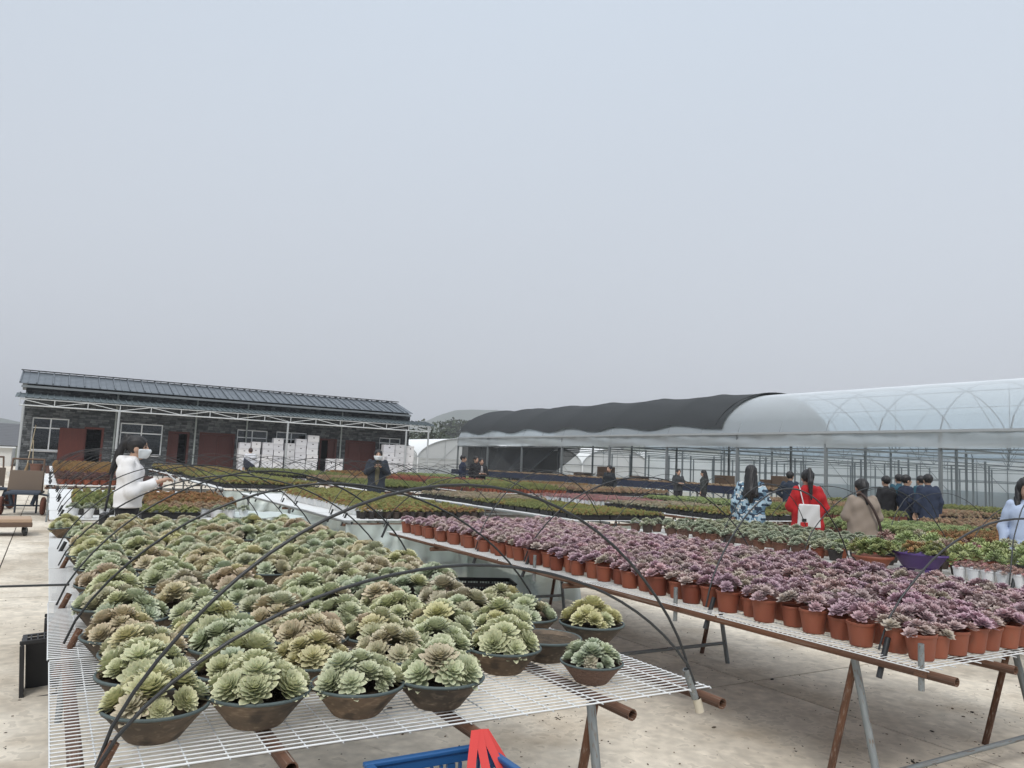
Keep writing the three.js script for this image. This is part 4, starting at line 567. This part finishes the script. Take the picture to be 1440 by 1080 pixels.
{ const p = onY(62, 968, 0); const c = crate(.5, .2, .34, M.blackPlastic, thing('plastic_crate', 'black slotted crate lying tipped on its side under the near table edge', 'crate', [p.x + .12, .18, p.z - .05], .08)); c.rotation.x = Math.PI / 2; c.position.y = .17; const d = crate(.46, .2, .34, M.blackPlastic, thing('plastic_crate', 'black crate standing just behind the tipped crate under the table edge', 'crate', [p.x + .22, 0, p.z - .42], -.05)); d.rotation.x = -Math.PI / 2; d.position.y = .17;
  const q = onY(692, 852, 0); crate(.62, .24, .4, M.blackPlastic, thing('plastic_crate', 'black open crate on the concrete between the bowls and the pink table', 'crate', [q.x - .05, .002, q.z - .1], -.35)); const q2 = onY(575, 806, 0); crate(.5, .2, .36, M.blackPlastic, thing('plastic_crate', 'black crate by the bundled film under the pink table', 'crate', [q2.x, .002, q2.z], .4)); }
{ const blue = std(C(.012, .085, .24), .45), t = thing('plastic_basket', 'blue slotted plastic basket hung from the table pipe by a red strap', 'basket', [1.04, .45, -2.0], .0);
  crate(.37, .2, .29, blue, t); const red = std(C(.55, .035, .03), .6), P = V(.15, T - .45 + .004, -.1);
  const strap = (a, off) => { const l = []; const pts = [a, V((a.x + P.x) / 2 + off, (a.y + P.y) / 2, a.z * .5 + P.z * .5), V(P.x + off, P.y, P.z - .002)]; const cv = new THREE.CatmullRomCurve3(pts); const n = 14, pos = [], idx = []; for (let i = 0; i <= n; i++) { const q = cv.getPoint(i / n); const w = .0125; pos.push(q.x - w, q.y, q.z - .004, q.x + w, q.y, q.z + .004); if (i < n) idx.push(i * 2, i * 2 + 1, i * 2 + 2, i * 2 + 1, i * 2 + 3, i * 2 + 2); } const g = new THREE.BufferGeometry(); g.setAttribute('position', new THREE.Float32BufferAttribute(pos, 3)); g.setIndex(idx); g.computeVertexNormals(); return g; };
  for (const [a, o] of [[V(.03, .1, .08), -.016], [V(.105, .1, .1), -.006], [V(.18, .1, .09), .008], [V(.235, .1, .02), .014]]) part('strap', strap(a, o), red, t); }
{ // hand carts at the left
  const brown = std(C(.13, .085, .06), .8, { map: null }), navy = std(C(.03, .045, .07), .6), board = std(C(.17, .13, .10), .85), tyre = std(C(.12, .045, .03), .85);
  const cart = (u, v, label, turn) => { const p = onY(u, v, 0), t = thing('hand_cart', label, 'hand cart', [p.x, 0, p.z], turn);
    part('deck', rbox(.62, .05, 1.0, .01, 0, .46, -.2), navy, t); part('back_board', rbox(.62, .42, .03, .008, 0, .72, -.15), board, t); part('handle', [rod(V(-.31, .48, -.18), V(-.29, 1.18, -.26), .02), rod(V(.31, .48, -.18), V(.29, 1.18, -.26), .02), rod(V(-.3, 1.17, -.26), V(.3, 1.17, -.26), .02)], brown, t);
    for (const s of [-1, 1]) { const w = part('wheel', new THREE.TorusGeometry(.15, .045, 8, 20).rotateY(Math.PI / 2).translate(s * .38, .195, .05), tyre, t); part('hub', new THREE.CylinderGeometry(.11, .11, .04, 16).rotateZ(Math.PI / 2).translate(s * .38, .195, .05), tyre, w); part('bracket', rod(V(s * .24, .44, .1), V(s * .18, .22, .1), .04), navy, t); part('leg', rod(V(s * .2, .44, -.5), V(s * .2, 0, -.55), .02), navy, t); } part('axle', rod(V(-.38, .2, .05), V(.38, .2, .05), .016), navy, t); part('arm', rod(V(.28, .44, -.1), V(.75, .36, .1), .022), navy, t); return t; };
  cart(30, 724, 'hand cart with a brown back board and red wheels on the concrete', -.1); cart(-14, 716, 'brown metal hand cart frame partly hidden beside the board cart', .5);
  const p = onY(20, 752, 0), t = thing('platform_dolly', 'low wooden platform dolly on small castors', 'dolly', [p.x - .28, 0, p.z], .05); part('deck', rbox(1.0, .06, .62, .01, 0, .25, 0), std(C(.42, .30, .21), .85), t); part('frame', rbox(1.02, .07, .64, .01, 0, .184, 0), brown, t); for (const [x, z] of [[.42, .22], [-.42, .22], [.42, -.22], [-.42, -.22]]) { const w = part('castor', new THREE.CylinderGeometry(.07, .07, .035, 16).rotateX(Math.PI / 2).rotateY(1.2).translate(x, .07, z), M.rubber, t); part('fork', slabBox(x - .02, x + .02, .07, .15, z - .03, z + .03), M.frame, w); }
}

// ------------------------------------------------------------------ people
function surfaceNet(f, lo, hi, cell) {                       // closed surface of f < 0 by naive surface nets
  const nx = Math.ceil((hi[0] - lo[0]) / cell) + 1, ny = Math.ceil((hi[1] - lo[1]) / cell) + 1, nz = Math.ceil((hi[2] - lo[2]) / cell) + 1, v = new Float32Array(nx * ny * nz), id = new Int32Array(nx * ny * nz).fill(-1), pos = [], idx = [];
  for (let k = 0, i = 0; k < nz; k++) for (let j = 0; j < ny; j++) for (let q = 0; q < nx; q++, i++) v[i] = f(lo[0] + q * cell, lo[1] + j * cell, lo[2] + k * cell);
  const st = [1, nx, nx * ny], E = []; for (let a = 0; a < 8; a++) for (let d = 0; d < 3; d++) if (!(a >> d & 1)) E.push([a, a | 1 << d]); const off = a => (a & 1) * st[0] + (a >> 1 & 1) * st[1] + (a >> 2 & 1) * st[2];
  for (let k = 0; k < nz - 1; k++) for (let j = 0; j < ny - 1; j++) for (let q = 0; q < nx - 1; q++) { const b = q + j * st[1] + k * st[2]; let m = 0; for (let a = 0; a < 8; a++) if (v[b + off(a)] < 0) m |= 1 << a; if (m === 0 || m === 255) continue; let x = 0, y = 0, z = 0, n = 0; for (const [a, c] of E) { const va = v[b + off(a)], vc = v[b + off(c)]; if (va < 0 === vc < 0) continue; const t = va / (va - vc); x += (a & 1) + t * ((c & 1) - (a & 1)); y += (a >> 1 & 1) + t * ((c >> 1 & 1) - (a >> 1 & 1)); z += (a >> 2 & 1) + t * ((c >> 2 & 1) - (a >> 2 & 1)); n++; } id[b] = pos.length / 3; pos.push(lo[0] + (q + x / n) * cell, lo[1] + (j + y / n) * cell, lo[2] + (k + z / n) * cell); }
  for (let k = 1; k < nz - 1; k++) for (let j = 1; j < ny - 1; j++) for (let q = 1; q < nx - 1; q++) { const b = q + j * st[1] + k * st[2]; for (let d = 0; d < 3; d++) { if (v[b] < 0 === v[b + st[d]] < 0) continue; const u = st[(d + 1) % 3], w = st[(d + 2) % 3], A = id[b], B = id[b - u], D = id[b - u - w], G = id[b - w]; if (A < 0 || B < 0 || D < 0 || G < 0) continue; if (v[b] < 0) idx.push(A, B, D, A, D, G); else idx.push(A, D, B, A, G, D); } }
  const g = new THREE.BufferGeometry(); g.setAttribute('position', new THREE.Float32BufferAttribute(pos, 3)); g.setIndex(idx); g.computeVertexNormals(); return g;
}
const cap = (a, ra, b, rb) => { const ax = a[0], ay = a[1], az = a[2], dx = b[0] - ax, dy = b[1] - ay, dz = b[2] - az, L = dx * dx + dy * dy + dz * dz || 1e-9; return (x, y, z) => { const px = x - ax, py = y - ay, pz = z - az, t = cl((px * dx + py * dy + pz * dz) / L), ex = px - dx * t, ey = py - dy * t, ez = pz - dz * t; return Math.sqrt(ex * ex + ey * ey + ez * ez) - ra - (rb - ra) * t; }; };
const ell = (c, r) => (x, y, z) => { const a = (x - c[0]) / r[0], b = (y - c[1]) / r[1], d = (z - c[2]) / r[2], k = Math.sqrt(a * a + b * b + d * d); return (k - 1) * Math.min(...r); };
const smooth = (l, k) => (x, y, z) => { let m = 1e9; for (const f of l) { const d = f(x, y, z); if (m > 1e8) m = d; else { const h = Math.max(k - Math.abs(m - d), 0) / k; m = Math.min(m, d) - h * h * k * .25; } } return m; };
const bounds = (pts, r) => { const lo = [1e9, 1e9, 1e9], hi = [-1e9, -1e9, -1e9]; for (const p of pts) for (let i = 0; i < 3; i++) { lo[i] = Math.min(lo[i], p[i] - r); hi[i] = Math.max(hi[i], p[i] + r); } return [lo, hi]; };
const skinM = vcol(C(1, 1, 1), .6), skinC = C(.46, .29, .21), hairM = std(C(.012, .011, .012), .5), clothTex = tex(256, 256, (u, v) => { const a = .85 + .15 * fbm(u, v, 60, 3, 131) + .0; return [a, a, a]; });
const cloth = c => std(c, .9, { bumpMap: concBump, bumpScale: .003 });
function person(o) {
  const s = o.h / 1.7, t = thing('person', o.label, 'person', [o.x, 0, o.z], o.turn, o.group); t.scale.setScalar(s);
  const hd = o.nod ?? 0, hc = [0 + (o.hx ?? 0), 1.565 - hd * .03, .02 + hd * .07], f = o.female ? .92 : 1, sh = .163 * f, arms = [];
  const A = o.arms ?? { l: 'down', r: 'down' }; const pose = { down: [[.235, 1.12, -.03], [.245, .88, .05]], hold: [[.235, 1.14, .02], [.07, 1.15, .27]], photo: [[.235, 1.16, .06], [.055, 1.3, .27]], back: [[.26, 1.14, -.12], [.12, .98, -.17]], fold: [[.235, 1.12, .03], [-.02, 1.14, .2]], point: [[.24, 1.18, .12], [.12, 1.22, .36]], text: [[.205, 1.1, .05], [.06, 1.21, .29]], hip: [[.3, 1.14, -.06], [.17, 1.0, .06]] };
  for (const [k, sg] of [['l', 1], ['r', -1]]) { const p = pose[A[k]], q = v => [v[0] * sg, v[1], v[2]]; arms.push({ s: [sh * sg, 1.375, -.005], e: q(p[0]), w: q(p[1]), sg }); }
  const st = o.step ?? 0, leg = sg => ({ h: [.085 * sg, .9, 0], k: [.095 * sg, .49, .02 + st * sg * .1], a: [.1 * sg, .08, -.02 + st * sg * .2], t: [.115 * sg, .035, .13 + st * sg * .2] }), legs = [leg(1), leg(-1)];
  // ---- body: head, neck, trunk, limbs and hands as one skin
  const trunk = [cap([-.09 * f, 1.3, 0], .09, [.09 * f, 1.3, 0], .09), cap([-.06, 1.08, 0], .085, [.06, 1.08, 0], .085), cap([-.07, .94, 0], .09, [.07, .94, 0], .09), cap([0, 1.1, 0], .09, [0, 1.28, 0], .09)];
  const limbs = [cap([0, 1.36, -.01], .058, [hc[0] * .6, 1.48, hc[2] * .5], .048)]; for (const a of arms) limbs.push(cap(a.s, .05, a.e, .036), cap(a.e, .036, a.w, .025)); for (const l of legs) limbs.push(cap(l.h, .085, l.k, .052), cap(l.k, .052, l.a, .034), cap(l.a, .034, l.t, .028));
  const parts = [surfaceNet(smooth([...trunk, ...limbs], .03), [-.42, -.02, -.32], [.42, 1.5, .48], .019)];
  const H = hc, F0 = [[0, -.1], [1]]; const head = smooth([ell([H[0], H[1] + .025, H[2] - .012], [.077, .098, .095]), ell([H[0], H[1] - .045, H[2] + .018], [.058, .072, .072]), cap([H[0], H[1] + .005, H[2] + .088], .009, [H[0], H[1] - .028, H[2] + .103], .013), cap([H[0], H[1] - .066, H[2] + .078], .012, [H[0], H[1] - .068, H[2] + .08], .012), ell([H[0] + .077, H[1] - .01, H[2] - .01], [.012, .03, .02]), ell([H[0] - .077, H[1] - .01, H[2] - .01], [.012, .03, .02]), cap([H[0] * .6, 1.44, H[2] * .4], .048, [H[0], H[1] - .06, H[2] - .02], .046)], .022);
  parts.push(surfaceNet(head, [H[0] - .11, 1.42, H[2] - .13], [H[0] + .11, H[1] + .15, H[2] + .14], .0085));
  for (const a of arms) { // hands: palm, four unequal bent fingers and a thumb off the side
    const d = V(a.w[0] - a.e[0], a.w[1] - a.e[1], a.w[2] - a.e[2]).normalize(), up = Math.abs(d.y) > .8 ? V(0, 0, 1) : V(0, 1, 0), side = V().crossVectors(up, d).normalize(), n = V().crossVectors(d, side).normalize(), P = (u, v, w) => { const q = V(...a.w).addScaledVector(d, u).addScaledVector(side, v).addScaledVector(n, w); return [q.x, q.y, q.z]; }, pr = [cap(P(0, 0, 0), .024, P(.03, 0, 0), .022), cap(P(.03, -.022, 0), .016, P(.085, -.03, 0), .014), cap(P(.03, .022, 0), .016, P(.085, .03, 0), .014), cap(P(.03, 0, 0), .017, P(.088, 0, 0), .015)];
    const fl = smooth(pr, .012), dig = []; [[-.031, .062], [-.0105, .074], [.0105, .07], [.031, .055]].forEach(([v, L]) => dig.push(cap(P(.085, v, 0), .0095, P(.085 + L * .45, v * 1.06, -.012), .0088), cap(P(.085 + L * .45, v * 1.06, -.012), .0088, P(.085 + L * .7, v * 1.06, -.042), .0075))); const th = a.sg > 0 ? -1 : 1; dig.push(cap(P(.035, .03 * th, 0), .012, P(.066, .056 * th, -.018), .0105), cap(P(.066, .056 * th, -.018), .0105, P(.092, .058 * th, -.036), .0085));
    const c = P(.07, 0, -.015); parts.push(surfaceNet((x, y, z) => { let m = fl(x, y, z); for (const g of dig) m = Math.min(m, g(x, y, z)); return m; }, [c[0] - .13, c[1] - .13, c[2] - .13], [c[0] + .13, c[1] + .13, c[2] + .13], .0068)); }
  parts.forEach((g, i) => { const p = g.attributes.position, n = p.count, c = new Float32Array(n * 3); for (let k = 0; k < n; k++) { let q = skinC; if (i === 1) { const x = Math.abs(p.getX(k) - H[0]), y = p.getY(k) - H[1], z = p.getZ(k) - H[2]; if (z > .05 && Math.hypot(x - .032, (y - .012) * 1.6) < .013) q = C(.03, .02, .018); else if (z > .05 && Math.hypot((x - .032) * .55, y - .036) < .009) q = C(.05, .035, .03); else if (z > .06 && x < .024 && Math.abs(y + .066) < .01) q = C(.38, .13, .12); } c[k * 3] = q.r; c[k * 3 + 1] = q.g; c[k * 3 + 2] = q.b; } g.setAttribute('color', new THREE.BufferAttribute(c, 3)); });
  part('body', mergeGeometries(parts.map(g => g.toNonIndexed())), skinM, t);
  // ---- clothes
  const pad = o.pad ?? .02, hem = o.hem ?? .84, sl = o.sleeve ?? .95, wr = o.loose ?? 0;
  const wx = .07 + wr * .6, rw = .088 + pad + wr * .45, top = [cap([-.095 * f, 1.3, 0], .092 + pad, [.095 * f, 1.3, 0], .092 + pad), cap([0, 1.35, -.01], .075 + pad * .7, [0, 1.42, .0], .055 + pad * .6)]; for (const sg of [-1, 1, 0]) top.push(cap([.09 * f * sg, 1.28, 0], .09 + pad, [wx * sg, 1.06, .005], rw), cap([wx * sg, 1.06, .005], rw, [(.075 + wr * .7) * sg, hem - .02, 0], .098 + pad + wr * .6));
  const cuts = []; for (const a of arms) { const we = a.w.map((v, i) => a.e[i] + (v - a.e[i]) * sl), dd = a.w.map((v, i) => v - a.e[i]), L = Math.hypot(...dd); top.push(cap(a.s, .054 + pad * .7, a.e, .042 + pad * .7 + wr * .45), cap(a.e, .042 + pad * .7 + wr * .45, we, .032 + pad * .6 + wr * .25)); cuts.push((x, y, z) => ((x - we[0]) * dd[0] + (y - we[1]) * dd[1] + (z - we[2]) * dd[2]) / L); }
  if (o.hood) top.push(ell([H[0], 1.41, -.085], [.11, .075, .06]), cap([-.06, 1.435, .03], .028, [.06, 1.435, .03], .028));
  const ns = o.hood ? top.length - 2 : top.length, tA = smooth([...top.slice(0, 8), ...top.slice(ns)], .04), tB = smooth(top.slice(8, ns), .02), ts = (x, y, z) => { const a = tA(x, y, z), b = tB(x, y, z), h = Math.max(.014 - Math.abs(a - b), 0) / .014; return Math.min(a, b) - h * h * .0035; }, wrink = (x, y, z) => .0035 * Math.sin(y * 31 + x * 17 + z * 9) * (1 + .6 * Math.sin(x * 23)) + .0025 * Math.sin(x * 37 - y * 19 + z * 27);
  part(o.topName ?? 'jacket', surfaceNet((x, y, z) => { let d = ts(x, y, z) + wrink(x, y, z) * (o.hood ? 1.4 : 1); d = Math.max(d, hem - y, y - 1.47); const near = Math.min(...arms.map(a => Math.hypot(x - a.w[0], y - a.w[1], z - a.w[2]))); if (near < .09) arms.forEach((a, i) => { if (Math.hypot(x - a.w[0], y - a.w[1], z - a.w[2]) < .09) d = Math.max(d, cuts[i](x, y, z)); }); return d; }, [-.46, hem - .04, -.34], [.46, 1.52, .48], .0155), o.topM ?? cloth(o.top), t);
  if (o.dress) { part('skirt', surfaceNet((x, y, z) => { const r = .15 + (1.0 - y) * .16 + .012 * Math.sin(Math.atan2(z, x) * 11); return Math.max((Math.hypot(x * .9, z * 1.15) - r) * .8, y - (hem + .06), o.dress - y); }, [-.4, o.dress - .03, -.4], [.4, hem + .1, .4], .02), cloth(o.skirt ?? o.top), t); }
  else { const tr = [cap([-.07, .95, 0], .108, [.07, .95, 0], .108)]; for (const l of legs) tr.push(cap(l.h, .1, l.k, .072), cap(l.k, .072, l.a, .055)); const g = smooth(tr, .03); part('trousers', surfaceNet((x, y, z) => Math.max(g(x, y, z) + wrink(x, y, z) * .7, y - 1.0, .06 - y), [-.3, .03, -.28], [.3, 1.04, .32], .018), cloth(o.pants ?? C(.02, .02, .025)), t); }
  for (const l of legs) part('shoe', surfaceNet((x, y, z) => Math.max(smooth([cap([l.a[0], .055, l.a[2] - .02], .045, [l.t[0], .04, l.t[2] + .02], .042), cap(l.a, .045, [l.a[0], .05, l.a[2]], .05)], .02)(x, y, z), .002 - y), [l.a[0] - .12, -.02, l.a[2] - .12], [l.a[0] + .12, .16, l.t[2] + .12], .014), cloth(o.shoes ?? C(.03, .03, .03)), t);
  if (o.vest) part('shirt', surfaceNet((x, y, z) => Math.max(ell([0, 1.1, .02], [.08, .36, .145])(x, y, z), -z), [-.11, .7, .0], [.11, 1.48, .2], .016), cloth(o.vest), t);
  // ---- hair
  const hp = [ell([H[0], H[1] + .035, H[2] - .02], [.092, .104, .108])]; const hx = [];
  if (o.hair === 'long') hx.push(cap([H[0], H[1] - .02, H[2] - .07], .075, [H[0], 1.28, -.12], .075), cap([H[0] + .05, H[1] - .04, H[2] - .05], .045, [.07, 1.24, -.12], .05), cap([H[0] - .05, H[1] - .04, H[2] - .05], .045, [-.07, 1.24, -.12], .05), cap([0, 1.3, -.12], .07, [0, 1.14, -.125], .035));
  if (o.hair === 'front') hx.push(cap([H[0], H[1] - .02, H[2] - .06], .075, [H[0], 1.2, -.12], .06), cap([H[0] + .07, H[1] + .02, H[2] - .03], .035, [.1, 1.3, .05], .034), cap([H[0] - .07, H[1] + .02, H[2] - .03], .035, [-.11, 1.3, .05], .036));
  if (o.hair === 'pony') hx.push(cap([H[0], H[1] + .11, H[2] - .08], .022, [H[0], H[1] + .13, H[2] - .12], .028), cap([H[0], H[1] + .1, H[2] - .125], .034, [H[0], H[1] - .05, H[2] - .18], .04), cap([H[0], H[1] - .05, H[2] - .18], .04, [H[0], 1.27, -.2], .013));
  if (o.hair === 'tied') hx.push(cap([H[0], H[1], H[2] - .09], .05, [H[0], H[1] - .1, H[2] - .1], .035), cap([H[0], H[1] - .1, H[2] - .1], .035, [H[0], 1.33, -.13], .016));
  const hs = smooth([...hp, ...hx], .02), fo = ell([H[0], H[1] - .04, H[2] + .1], [.074, .112, .1]), low = o.female ? -.09 : -.055; part('hair', surfaceNet((x, y, z) => { let d = hs(x, y, z) + .003 * Math.sin(x * 160 + y * 30) + .002 * Math.sin(y * 90 + x * 210); const dx = x - H[0], dy = y - H[1], dz = z - H[2]; d = Math.max(d, -fo(x, y, z)); if (!hx.length) d = Math.max(d, low - dy); else if (dz > -.02) d = Math.max(d, Math.min(low - dy, o.hair === 'front' ? -1 : 1)); return d; }, [-.2 + H[0], o.hair && o.hair !== 'short' ? 1.08 : 1.46, -.28], [.2 + H[0], H[1] + .17, H[2] + .13], .0105), o.hairM ?? hairM, t);
  if (o.mask) part('face_mask', surfaceNet((x, y, z) => { const dx = x - H[0], dy = y - H[1], dz = z - H[2]; return Math.max(Math.abs(head(x, y, z) - .008) - .006, dy + .005, -.105 - dy, .012 - dz); }, [H[0] - .11, H[1] - .14, H[2] - .02], [H[0] + .11, H[1] + .03, H[2] + .14], .0075), std(C(.72, .76, .78), .8), t);
  return t;
}
const face = (tx, tz) => Math.atan2(tx, tz);                 // turn so that the figure's front points along (tx, tz)
const at = (u, v, x) => onX(u, v, x);
const navyS = C(.018, .026, .052), blackS = C(.014, .014, .017);
// woman in white
{ const p = onZ(186, 640, -8.9); person({ x: p.x, z: -8.9, h: 1.66, turn: face(.97, .22), female: true, hair: 'pony', mask: true, nod: .5, hood: true, pad: .022, loose: .018, hem: .93, sleeve: .86, topName: 'hoodie', top: C(.72, .71, .71), pants: blackS, arms: { l: 'text', r: 'text' }, label: 'person in a white hoodie with black ponytail and mask looking at a phone' });
  const ph = thing('phone', 'pale phone held by the person in the white hoodie', 'phone', [p.x + .38, 1.235, -8.815], face(.97, .22)); part('case', rbox(.075, .15, .009, .004).rotateX(-.9), std(C(.5, .5, .5), .4), ph);
  const st = thing('bag_strap', 'black shoulder bag strap hanging down the back of the white hoodie', 'bag', [p.x, 0, -8.9], face(.97, .22)); part('strap', tube([V(.1, 1.41, .06), V(.1, 1.44, -.03), V(.05, 1.3, -.155), V(-.02, 1.0, -.185), V(-.02, .86, -.2)], .013, 24, 6), M.black, st); part('pouch', rbox(.2, .22, .07, .02, -.02, .74, -.2), M.black, st); }
// phone man
{ const p = onZ(531, 650, -17.0); person({ x: p.x, z: -17.0, h: 1.76, turn: face(-p.x + 1.2, 17), mask: true, nod: .9, topName: 'jacket', top: C(.025, .032, .045), hem: .74, pad: .03, pants: C(.06, .09, .16), arms: { l: 'photo', r: 'photo' }, vest: C(.12, .11, .07), label: 'person in dark jacket and jeans with mask photographing with a phone' }); const ph = thing('phone', 'dark phone held up by the person in jeans', 'phone', [p.x - .11, 1.4, -16.68], face(-p.x, 17)); part('case', rbox(.16, .08, .009, .004), M.black, ph); }
// figure by the cartons
{ const p = onZ(352, 640, -34.5); const t = person({ x: p.x, z: -34.5, h: 1.74, turn: face(.3, -1), top: C(.62, .63, .67), hem: .86, pad: .03, pants: blackS, hairM: std(C(.05, .025, .02), .6), arms: { l: 'down', r: 'fold' }, label: 'person in a white and black jacket facing away before the cartons' }); part('dark_panel', surfaceNet((x, y, z) => Math.max(ell([0, 1.1, -.02], [.27, .4, .2])(x, y, z), y - 1.12 - x * .7, .86 - y, z + .06), [-.3, .8, -.26], [.3, 1.3, .0], .018), cloth(C(.03, .035, .055)), t); }
// suits in the middle
{ const a = onZ(651, 650, -25.2), b = onZ(669, 650, -25.6), c = onZ(677, 650, -25.0); person({ x: a.x, z: -25.2, h: 1.8, turn: face(.8, .6), top: navyS, hem: .78, arms: { l: 'down', r: 'down' }, label: 'suited person in navy standing a step apart from the pair' }); person({ x: b.x, z: -25.6, h: 1.79, turn: face(.2, .98), top: blackS, hem: .78, label: 'person in black half hidden behind the one with a grey shirt' }); const t = person({ x: c.x, z: -25.0, h: 1.72, turn: face(-.2, .98), top: blackS, hem: .78, arms: { l: 'fold', r: 'fold' }, label: 'person in open black jacket over a grey shirt with arms folded' }); part('shirt', surfaceNet((x, y, z) => Math.max(ell([0, 1.2, .02], [.075, .24, .135])(x, y, z), .0 - z), [-.1, .9, .0], [.1, 1.46, .2], .016), cloth(C(.3, .29, .29)), t); }
// right hand side
{ let p = onX(857, 660, 16.0); person({ x: 16.0, z: p.z, h: 1.66, turn: face(-.9, .3), female: true, hair: 'tied', top: C(.02, .025, .03), hem: .6, pants: blackS, label: 'person in dark clothes standing in the aisle before the cardboard boxes' });
  p = onX(965, 660, 21.0); person({ x: 20.6, z: p.z, h: 1.66, turn: face(-.3, .9), top: C(.04, .045, .05), arms: { l: 'fold', r: 'fold' }, label: 'worker in dark grey behind the blue-edged bench' }); p = onX(1001, 660, 21); person({ x: 20.6, z: p.z, h: 1.66, turn: face(-.5, -.8), female: true, hair: 'long', top: C(.03, .035, .035), label: 'worker with long dark hair behind the blue-edged bench' });
  p = onX(1056, 680, 9.35); const fl = tex(256, 256, (u, v) => { const a = fbm(u, v, 5, 2, 141), b = fbm(u, v, 7, 2, 145), c = fbm(u, v, 4, 2, 149); return a > .56 ? [.62, .72, .78] : b > .54 ? [.40, .52, .60] : c > .56 ? [.80, .81, .80] : [.17, .23, .30]; }); fl.repeat.set(4.6, 4.6);
  const t = person({ x: 9.35, z: p.z, h: 1.69, turn: face(.75, -.65), female: true, hair: 'long', topName: 'shirt', topM: std(C(1, 1, 1), .9, { map: fl }), top: C(.3, .4, .5), hem: .74, loose: .03, pants: blackS, arms: { l: 'down', r: 'hold' }, label: 'person with long black hair in a blue and white patterned shirt' }); { const g = t.children.find(c => c.name === 'shirt').geometry, q = g.attributes.position, uv = new Float32Array(q.count * 2); for (let i = 0; i < q.count; i++) { uv[i * 2] = q.getX(i) + q.getZ(i) * .7; uv[i * 2 + 1] = q.getY(i); } g.setAttribute('uv', new THREE.BufferAttribute(uv, 2)); }
  p = onX(1111, 680, 16.0); person({ x: 16.0, z: p.z, h: 1.68, turn: face(.9, -.2), top: C(.02, .03, .05), arms: { l: 'hip', r: 'point' }, label: 'person in navy with short hair seen from behind past the one in red' });
  p = onX(1136, 680, 9.3); person({ x: 9.3, z: p.z, h: 1.65, turn: face(.62, -.78), female: true, hair: 'pony', hood: true, loose: .025, pad: .03, hem: .74, topName: 'hoodie', top: C(.42, .012, .016), pants: C(.05, .05, .06), arms: { l: 'hold', r: 'hold' }, label: 'person in a red hoodie with ponytail carrying a white tote' });
  const bt = thing('tote_bag', 'white cloth tote with a red and black print hung on the red hoodie', 'bag', [9.3, 0, p.z], face(.62, -.78)); part('sack', surfaceNet((x, y, z) => Math.max(Math.abs(x) - .14 - (1.05 - y) * .06, Math.abs(z) - .022 + .006 * Math.sin(x * 30 + y * 20), Math.abs(y - .94) - .16), [-.22, .74, -.05], [.22, 1.14, .05], .012).translate(.03, .06, -.205), cloth(C(.62, .62, .62)), bt); part('handle', tube([V(.1, 1.15, -.2), V(.125, 1.3, -.15), V(.13, 1.42, -.03), V(.12, 1.36, .1)], .008, 16, 5), cloth(C(.62, .62, .62)), bt); part('print', [rbox(.1, .06, .006, .002, .1, .88, -.234)], std(C(.45, .02, .02), .9), bt); part('print', [rbox(.06, .04, .006, .002, .1, .94, -.234)], M.black, bt);
  p = onX(1213, 690, 9.3); person({ x: 9.3, z: p.z, h: 1.56, turn: face(.45, -.88), hx: .0, female: true, hair: 'tied', top: C(.27, .22, .18), hem: .7, pad: .03, loose: .02, nod: .3, arms: { l: 'hold', r: 'hold' }, topName: 'coat', label: 'person in a beige coat with dark strap across the back' }); const bs = thing('bag_strap', 'dark brown patterned strap crossing the beige coat', 'bag', [9.3, 0, p.z], face(.45, -.88)); part('strap', tube([V(.06, 1.33, .02), V(.06, 1.35, -.08), V(-.03, 1.2, -.165), V(-.13, 1.0, -.165), V(-.19, .85, -.12)], .017, 20, 6), std(C(.05, .03, .025), .7), bs); part('pouch', rbox(.08, .2, .24, .03, -.24, .76, -.03), std(C(.05, .03, .025), .7), bs);
  for (const [u, x, h, top, turn, l, ex] of [[1246, 16.0, 1.66, blackS, face(.3, -.95), 'person in black seen from behind at the edge of the suited group', {}], [1264, 18.9, 1.74, C(.02, .075, .11), face(.5, -.9), 'person in teal jacket behind the one in navy suit and pale shirt', {}], [1274, 16.1, 1.7, navyS, face(.75, .4), 'person in navy suit with pale shirt collar turned aside', {}], [1295, 18.9, 1.72, C(.02, .075, .11), face(.2, -.95), 'person in teal jacket beside the broad navy suit back', {}], [1305, 16.0, 1.73, C(.02, .03, .06), face(.5, -.85), 'person in broad navy suit seen from behind', { pad: .035 }]]) { const q = onX(u, 680, x); person({ x, z: q.z, h, top, turn, hem: .78, label: l, ...ex }); }
  p = onX(1443, 690, 9.25); person({ x: 9.25, z: p.z, h: 1.64, turn: face(-.75, .6), female: true, hair: 'front', topName: 'dress', top: C(.42, .50, .66), hem: .95, pad: .01, dress: .35, skirt: C(.42, .50, .66), arms: { l: 'down', r: 'down' }, sleeve: .9, label: 'person with long black hair in a pale blue dress' });
}
bowl(1.99, -3.13, { n: 6, tone: 1 }); bowl(2.03, -3.45, { n: 6, tone: 0 });   // the last two of the near right corner
renderer.render(scene, camera);
